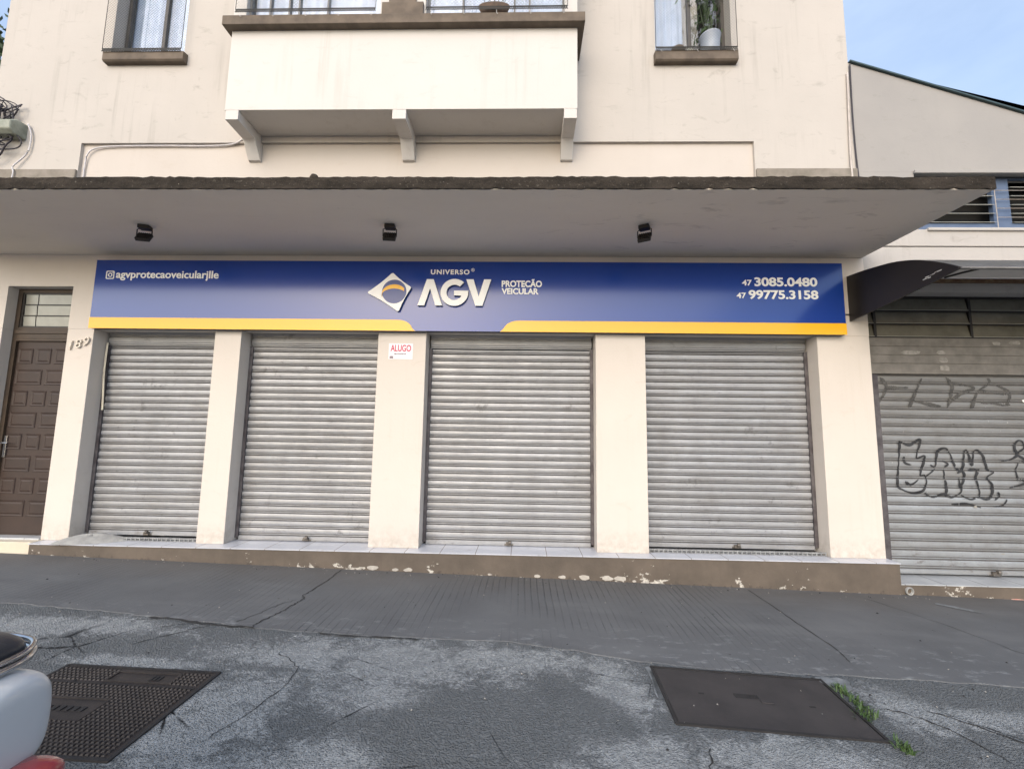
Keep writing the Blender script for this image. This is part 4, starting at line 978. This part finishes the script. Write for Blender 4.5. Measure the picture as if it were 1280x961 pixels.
THIN = [[(4.65,1.528),(4.618,1.286),(4.582,1.009),(4.638,0.936),(4.772,0.901),(4.886,0.94),(4.928,1.041),(4.914,1.115),(4.861,1.127),(4.934,1.342),(4.833,1.328),(4.897,1.544),(4.759,1.478),(4.65,1.528)],[(4.684,1.338),(4.69,1.262),(4.763,1.238)],[(4.672,1.036),(4.743,1.0),(4.835,1.064)],[(4.912,1.09),(5.045,1.193)],[(4.988,1.242),(5.049,1.23),(5.089,1.395),(5.168,1.447),(5.227,1.41),(5.284,1.222)],[(5.142,1.295),(5.201,1.258),(5.16,1.22)],[(5.145,1.194),(5.148,1.094),(5.161,0.97),(5.142,0.895)],[(4.896,0.903),(4.99,0.855),(5.117,0.895),(5.212,0.86),(5.316,0.911),(5.349,0.998)],[(5.283,1.209),(5.368,1.198),(5.413,1.4),(5.452,1.413),(5.485,1.25),(5.525,1.402),(5.577,1.428),(5.632,1.353),(5.666,1.203),(5.736,1.167),(5.655,1.103),(5.706,1.005),(5.681,0.881),(5.616,0.842),(5.532,0.865),(5.432,0.839),(5.326,0.886)],[(5.567,1.202),(5.519,1.101),(5.544,0.977),(5.545,0.866)],[(5.302,1.147),(5.366,1.173),(5.383,1.099),(5.323,0.985),(5.321,1.097)],[(5.442,1.187),(5.542,1.201)],[(5.76,0.931),(5.779,0.882),(5.713,0.832)],[(5.861,0.847),(5.804,0.772),(5.68,0.758)],[(5.204,0.773),(5.401,0.782),(5.544,0.743)],[(5.837,1.306),(5.95,1.321),(6.043,1.385),(6.014,1.46),(6.061,1.55),(6.122,1.538),(6.126,1.462),(6.043,1.385),(6.158,1.312)],[(6.044,1.285),(6.006,1.209),(6.013,1.11),(6.07,1.073),(6.135,1.112),(6.171,1.212),(6.12,1.299),(6.058,1.298)],[(5.913,0.984),(6.088,1.036),(6.168,1.075)]]
ribbon(THICK, .021, "faded_graffiti", INK2, .005, NS, blotch=.004); ribbon(THIN[-3:], .0155, "graffiti_tag", INK, .0055, NS); [ribbon(THIN[a:b], .0155, "graffiti_letter", INK, .0055, NS) for a, b in ((0, 4), (4, 8), (8, 12))]; [ribbon(THIN[a:a+1], .0155, "graffiti_mark", INK, .0055, NS) for a in (12, 13, 14)]
def dab(x0, x1, z0, z1, y, mat, name, par, n=14):
    P = []
    for i in range(n):
        a = 2*pi*i/n; k = .5*random.uniform(.75, 1.05); c_, s_ = cos(a), sin(a); mx = max(abs(c_), abs(s_)); P.append(((x0+x1)/2+(x1-x0)*k*c_/mx**.7, (z0+z1)/2+(z1-z0)*k*s_/mx**.7))
    return MB().prism(P, y-.001, y, 'y').build(name, mat, par)
for a in ((4.72, 4.97, 2.60, 2.655), (5.16, 5.27, 2.60, 2.66), (5.18, 5.29, 2.50, 2.575), (5.18, 5.31, 2.40, 2.47), (6.05, 6.2, 2.74, 2.79), (5.85, 5.95, 2.73, 2.78)): dab(*a, .1605, CHALK, "paint_dab", HB)
for a in ((6.20, 6.30, 2.10, 2.14), (6.17, 6.30, 2.02, 2.06), (5.46, 5.50, .735, .765), (5.72, 5.77, .20, .215)): dab(*a, .1955, WHITE if a[0] > 6 else CHALK, "paint_dab", NS)
dab(6.0, 6.35, .40, .455, .1955, AQUA, "paint_dab", NS)
ns = MB(); ns.box(4.252, NX1, -.13, .32, -.9, -.072); NST = ns.build("front_step", STEPM, K, bevel=.006)
MB().box(4.252, NX1, -.135, .30, -.072, -.062).build("tile_top", TILE2, NST, bevel=.002)
for a in ((5.42, 5.62, -.25, -.19), (5.63, 5.95, -.25, -.16), (5.60, 6.1, -.16, -.09), (5.9, 6.6, -.22, -.12)): dab(*a, -.131, PINK, "paint_patch", NST)

# curved awning over the neighbour's door
AW = thing("awning", "black ended curved awning of smoked sheets over the neighbour shutter", "awning", (5.8, -.1, 3.3))
AP = [(0, 3.546), (-.25, 3.525), (-.506, 3.489), (-.713, 3.45), (-.943, 3.374), (-1.187, 3.249), (-1.354, 3.143)]
top = smooth_line([(a, b, 0) for a, b in AP], 4); top = [(p.x, p.y) for p in top]
side = top+[(-1.345, 3.118), (-1.291, 3.112), (-1.05, 3.083), (-.771, 3.05), (-.288, 3.003), (-.004, 2.976)]
side = [(min(y, -.004), z) for y, z in side]
MB().prism(side, 4.0, 4.022, 'x').build("side_panel", AWNB, AW)
sh_ = MB(); vs = []; X0, X1 = 4.023, 9.2
for y, z in top: vs += [(X0, min(y, -.003), z-.004), (X1, min(y, -.003), z-.004), (X0, min(y, -.003), z+.002), (X1, min(y, -.003), z+.002)]
n = len(top); sh_.add(vs, [(4*i+2, 4*i+3, 4*i+7, 4*i+6) for i in range(n-1)]+[(4*i+1, 4*i, 4*i+4, 4*i+5) for i in range(n-1)]+[(4*n-4, 4*n-3, 4*n-1, 4*n-2)])
sh_.build("roof_sheet", SHEET, AW, smooth=False)
MB().tube([(X0, -1.35, 3.13), (X1, -1.35, 3.13)], .016, 8).build("front_bar", simple("grey_bar", (.12, .12, .125), None, 5, .4, .4), AW, smooth=True)
MB().box(4.23, X1, -.055, .003, 3.47, 3.505).build("wall_bar", RUST, AW)
for x in (5.15, 6.3, 7.45, 8.6):
    q = MB(); q.tube([(x, min(y, -.05), z-.018) for y, z in top], .012, 6); q.build("rib", BLACKM, AW)
q = MB(); random.seed(5)
for i in range(7):
    y = -1.0-.05*i*.5; z = 3.135+.012*i*.5+random.uniform(-.012, .012); q.box(3.998, 3.9995, y-random.uniform(.02, .05), y, z, z+random.uniform(.004, .010))
q.build("scratched_sticker", simple("torn_sticker", (.5, .5, .5), None, 9), AW)
tag(MB().tube([(3.9, -.02, 3.06), (4.0, -.02, 3.06)], .006, 6).build("awning_bolt", BLACKM), "short black bolt between the blue sign and the awning", "bolt")

# ------------------------------------------------------------------ tree and house beyond the left-hand end
TRE = thing("tree", "dense dark tree beyond the left end of the cream building", "tree", (-13.2, 4.5, 0.1))
MB().tube(smooth_line([(-13.2, 4.5, .1), (-13.15, 4.5, 3), (-13.3, 4.4, 6), (-13.1, 4.5, 10.2)], 4), .2, 10, [.26-.012*i for i in range(13)]).build("trunk", BARK, TRE, smooth=True)
for k in range(6):
    a = k*1.05; MB().tube(smooth_line([(-13.2, 4.5, 5+.5*k), (-13.2+1.0*cos(a), 4.5+1.0*sin(a), 6.6+.6*k), (-13.2+1.9*cos(a), 4.5+1.9*sin(a), 7.8+.6*k)], 4), .07, 7, [.09-.008*i for i in range(9)]).build("limb", BARK, TRE, smooth=True)
cr = MB(); cl = [(Vector((-13.2+random.gauss(0, 1.2), 4.5+random.gauss(0, 1.2), min(10.9, 9.4+random.gauss(0, 1.1)))), random.uniform(.5, .95)) for _ in range(46)]
for c0, r in cl:
    for i in range(150):
        d = Vector((random.gauss(0, 1), random.gauss(0, 1), random.gauss(0, .8))).normalized()*r*random.uniform(.5, 1.05); p = c0+d
        if p.z > 11.6: continue
        u = Vector((random.gauss(0, 1), random.gauss(0, 1), random.gauss(0, 1))).normalized(); v_ = u.orthogonal().normalized()*.045; u *= .09
        cr.add([p-u, p+v_, p+u, p-v_], [(0, 1, 2, 3)])
cr.build("crown", LEAFD, TRE)

# ------------------------------------------------------------------ parked scooter, its tail in the picture
SX, SYY = -1.415, -4.02
gz0 = gz(-2.0)
SCO = thing("parked_scooter", "white motor scooter with black seat and red tail light", "scooter", (SX-.75, SYY, gz0))
def loft(rings, name, mat, par, sub=1):
    k = len(rings[0]); q = MB(); vs = [p for r in rings for p in r]
    fs = [(i*k+j, i*k+(j+1) % k, (i+1)*k+(j+1) % k, (i+1)*k+j) for i in range(len(rings)-1) for j in range(k)]
    fs += [tuple(range(k-1, -1, -1)), tuple((len(rings)-1)*k+j for j in range(k))]; q.add(vs, fs); o = q.build(name, mat, par, smooth=True)
    if sub: md = o.modifiers.new("sub", 'SUBSURF'); md.levels = sub; md.render_levels = sub
    return o
def sring(x, hw, z0, z1, e=3.2, k=20, yo=0):
    P = []
    for j in range(k):
        a = 2*pi*j/k; c_, s_ = cos(a), sin(a)
        P.append((x, SYY+yo+hw*math.copysign(abs(c_)**(2/e), c_), (z0+z1)/2+(z1-z0)/2*math.copysign(abs(s_)**(2/e), s_)))
    return P
loft([sring(SX, .07, .62, .79), sring(SX-.006, .10, .585, .815), sring(SX-.03, .12, .56, .832), sring(SX-.10, .14, .53, .838), sring(SX-.30, .17, .46, .83), sring(SX-.55, .17, .40, .80), sring(SX-.72, .14, .36, .70), sring(SX-.78, .10, .38, .6)], "body_shell", SCW, SCO)
loft([sring(SX-0.110, .09, .842, .885, 2.6), sring(SX-0.125, .12, .838, .905, 2.8), sring(SX-0.190, .145, .832, .925, 2.8), sring(SX-0.400, .165, .82, .925, 2.8), sring(SX-0.530, .16, .80, .895, 2.8), sring(SX-0.770, .13, .76, .86, 2.8), sring(SX-0.850, .08, .76, .83, 2.6)], "seat", SEATM, SCO)
for dz, r_, mt, nm in ((.0, .008, CHROME, "seat_piping"), (-.022, .011, CHROME, "grab_rail")):
    P = [(SX-0.600, SYY-.185, .85+dz), (SX-0.350, SYY-.188, .868+dz), (SX-0.170, SYY-.16, .872+dz), (SX-0.095, SYY-.09, .872+dz), (SX-0.080, SYY, .872+dz), (SX-0.095, SYY+.09, .872+dz), (SX-0.170, SYY+.16, .872+dz), (SX-0.350, SYY+.188, .868+dz), (SX-0.600, SYY+.185, .85+dz)]
    MB().tube(smooth_line(P, 6), r_, 8).build(nm, mt, SCO, smooth=True)
loft([sring(SX-.05, .085, .50, .61), sring(SX+.03, .09, .505, .605), sring(SX+.085, .08, .52, .60), sring(SX+.098, .055, .53, .59)], "tail_light", REDL, SCO)
MB().prism([(SX+.0, .53), (SX+.10, .47), (SX+.16, .30), (SX+.145, .30), (SX+.085, .46), (SX-.02, .51)], SYY-.07, SYY+.07, 'y').build("mudguard", BLACKM, SCO, bevel=.004)
def wheel(cx_, r, nm="wheel"):
    z = gz0+r
    q = MB(); prof_ = [(r-.10, -.03), (r-.08, -.05), (r-.02, -.05), (r, -.02), (r, .02), (r-.02, .05), (r-.08, .05), (r-.10, .03)]
    o = q.lathe(prof_, (cx_, SYY, z), 32, 'y').build(nm, RUBBER, SCO, smooth=True)
    MB().lathe([(.05, -.055), (r-.10, -.04), (r-.095, .04), (.05, .055)], (cx_, SYY, z), 24, 'y').build("rim", CHROME, o)
wheel(SX-.22, .24); wheel(SX-1.45, .24)
loft([sring(SX-.70, .13, .18, .40), sring(SX-.95, .14, .19, .27), sring(SX-1.15, .14, .20, .30)], "footboard", SCW, SCO)
loft([sring(SX-1.12, .17, .25, .6), sring(SX-1.2, .2, .35, .95), sring(SX-1.27, .14, .5, 1.0)], "leg_shield", SCW, SCO)
MB().tube([(SX-1.45, SYY, gz0+.24), (SX-1.28, SYY, .75), (SX-1.20, SYY, 1.02)], .03, 10).build("fork", BLACKM, SCO)
MB().tube(smooth_line([(SX-1.08, SYY-.34, 1.02), (SX-1.18, SYY-.2, 1.06), (SX-1.2, SYY, 1.03), (SX-1.18, SYY+.2, 1.06), (SX-1.08, SYY+.34, 1.02)], 4), .014, 8).build("handlebar", BLACKM, SCO, smooth=True)
MB().lathe([(.03, -.02), (.075, 0), (.08, .05), (.06, .07)], (SX-1.36, SYY, .93), 18, 'x').build("headlight", CHROME, SCO, smooth=True)
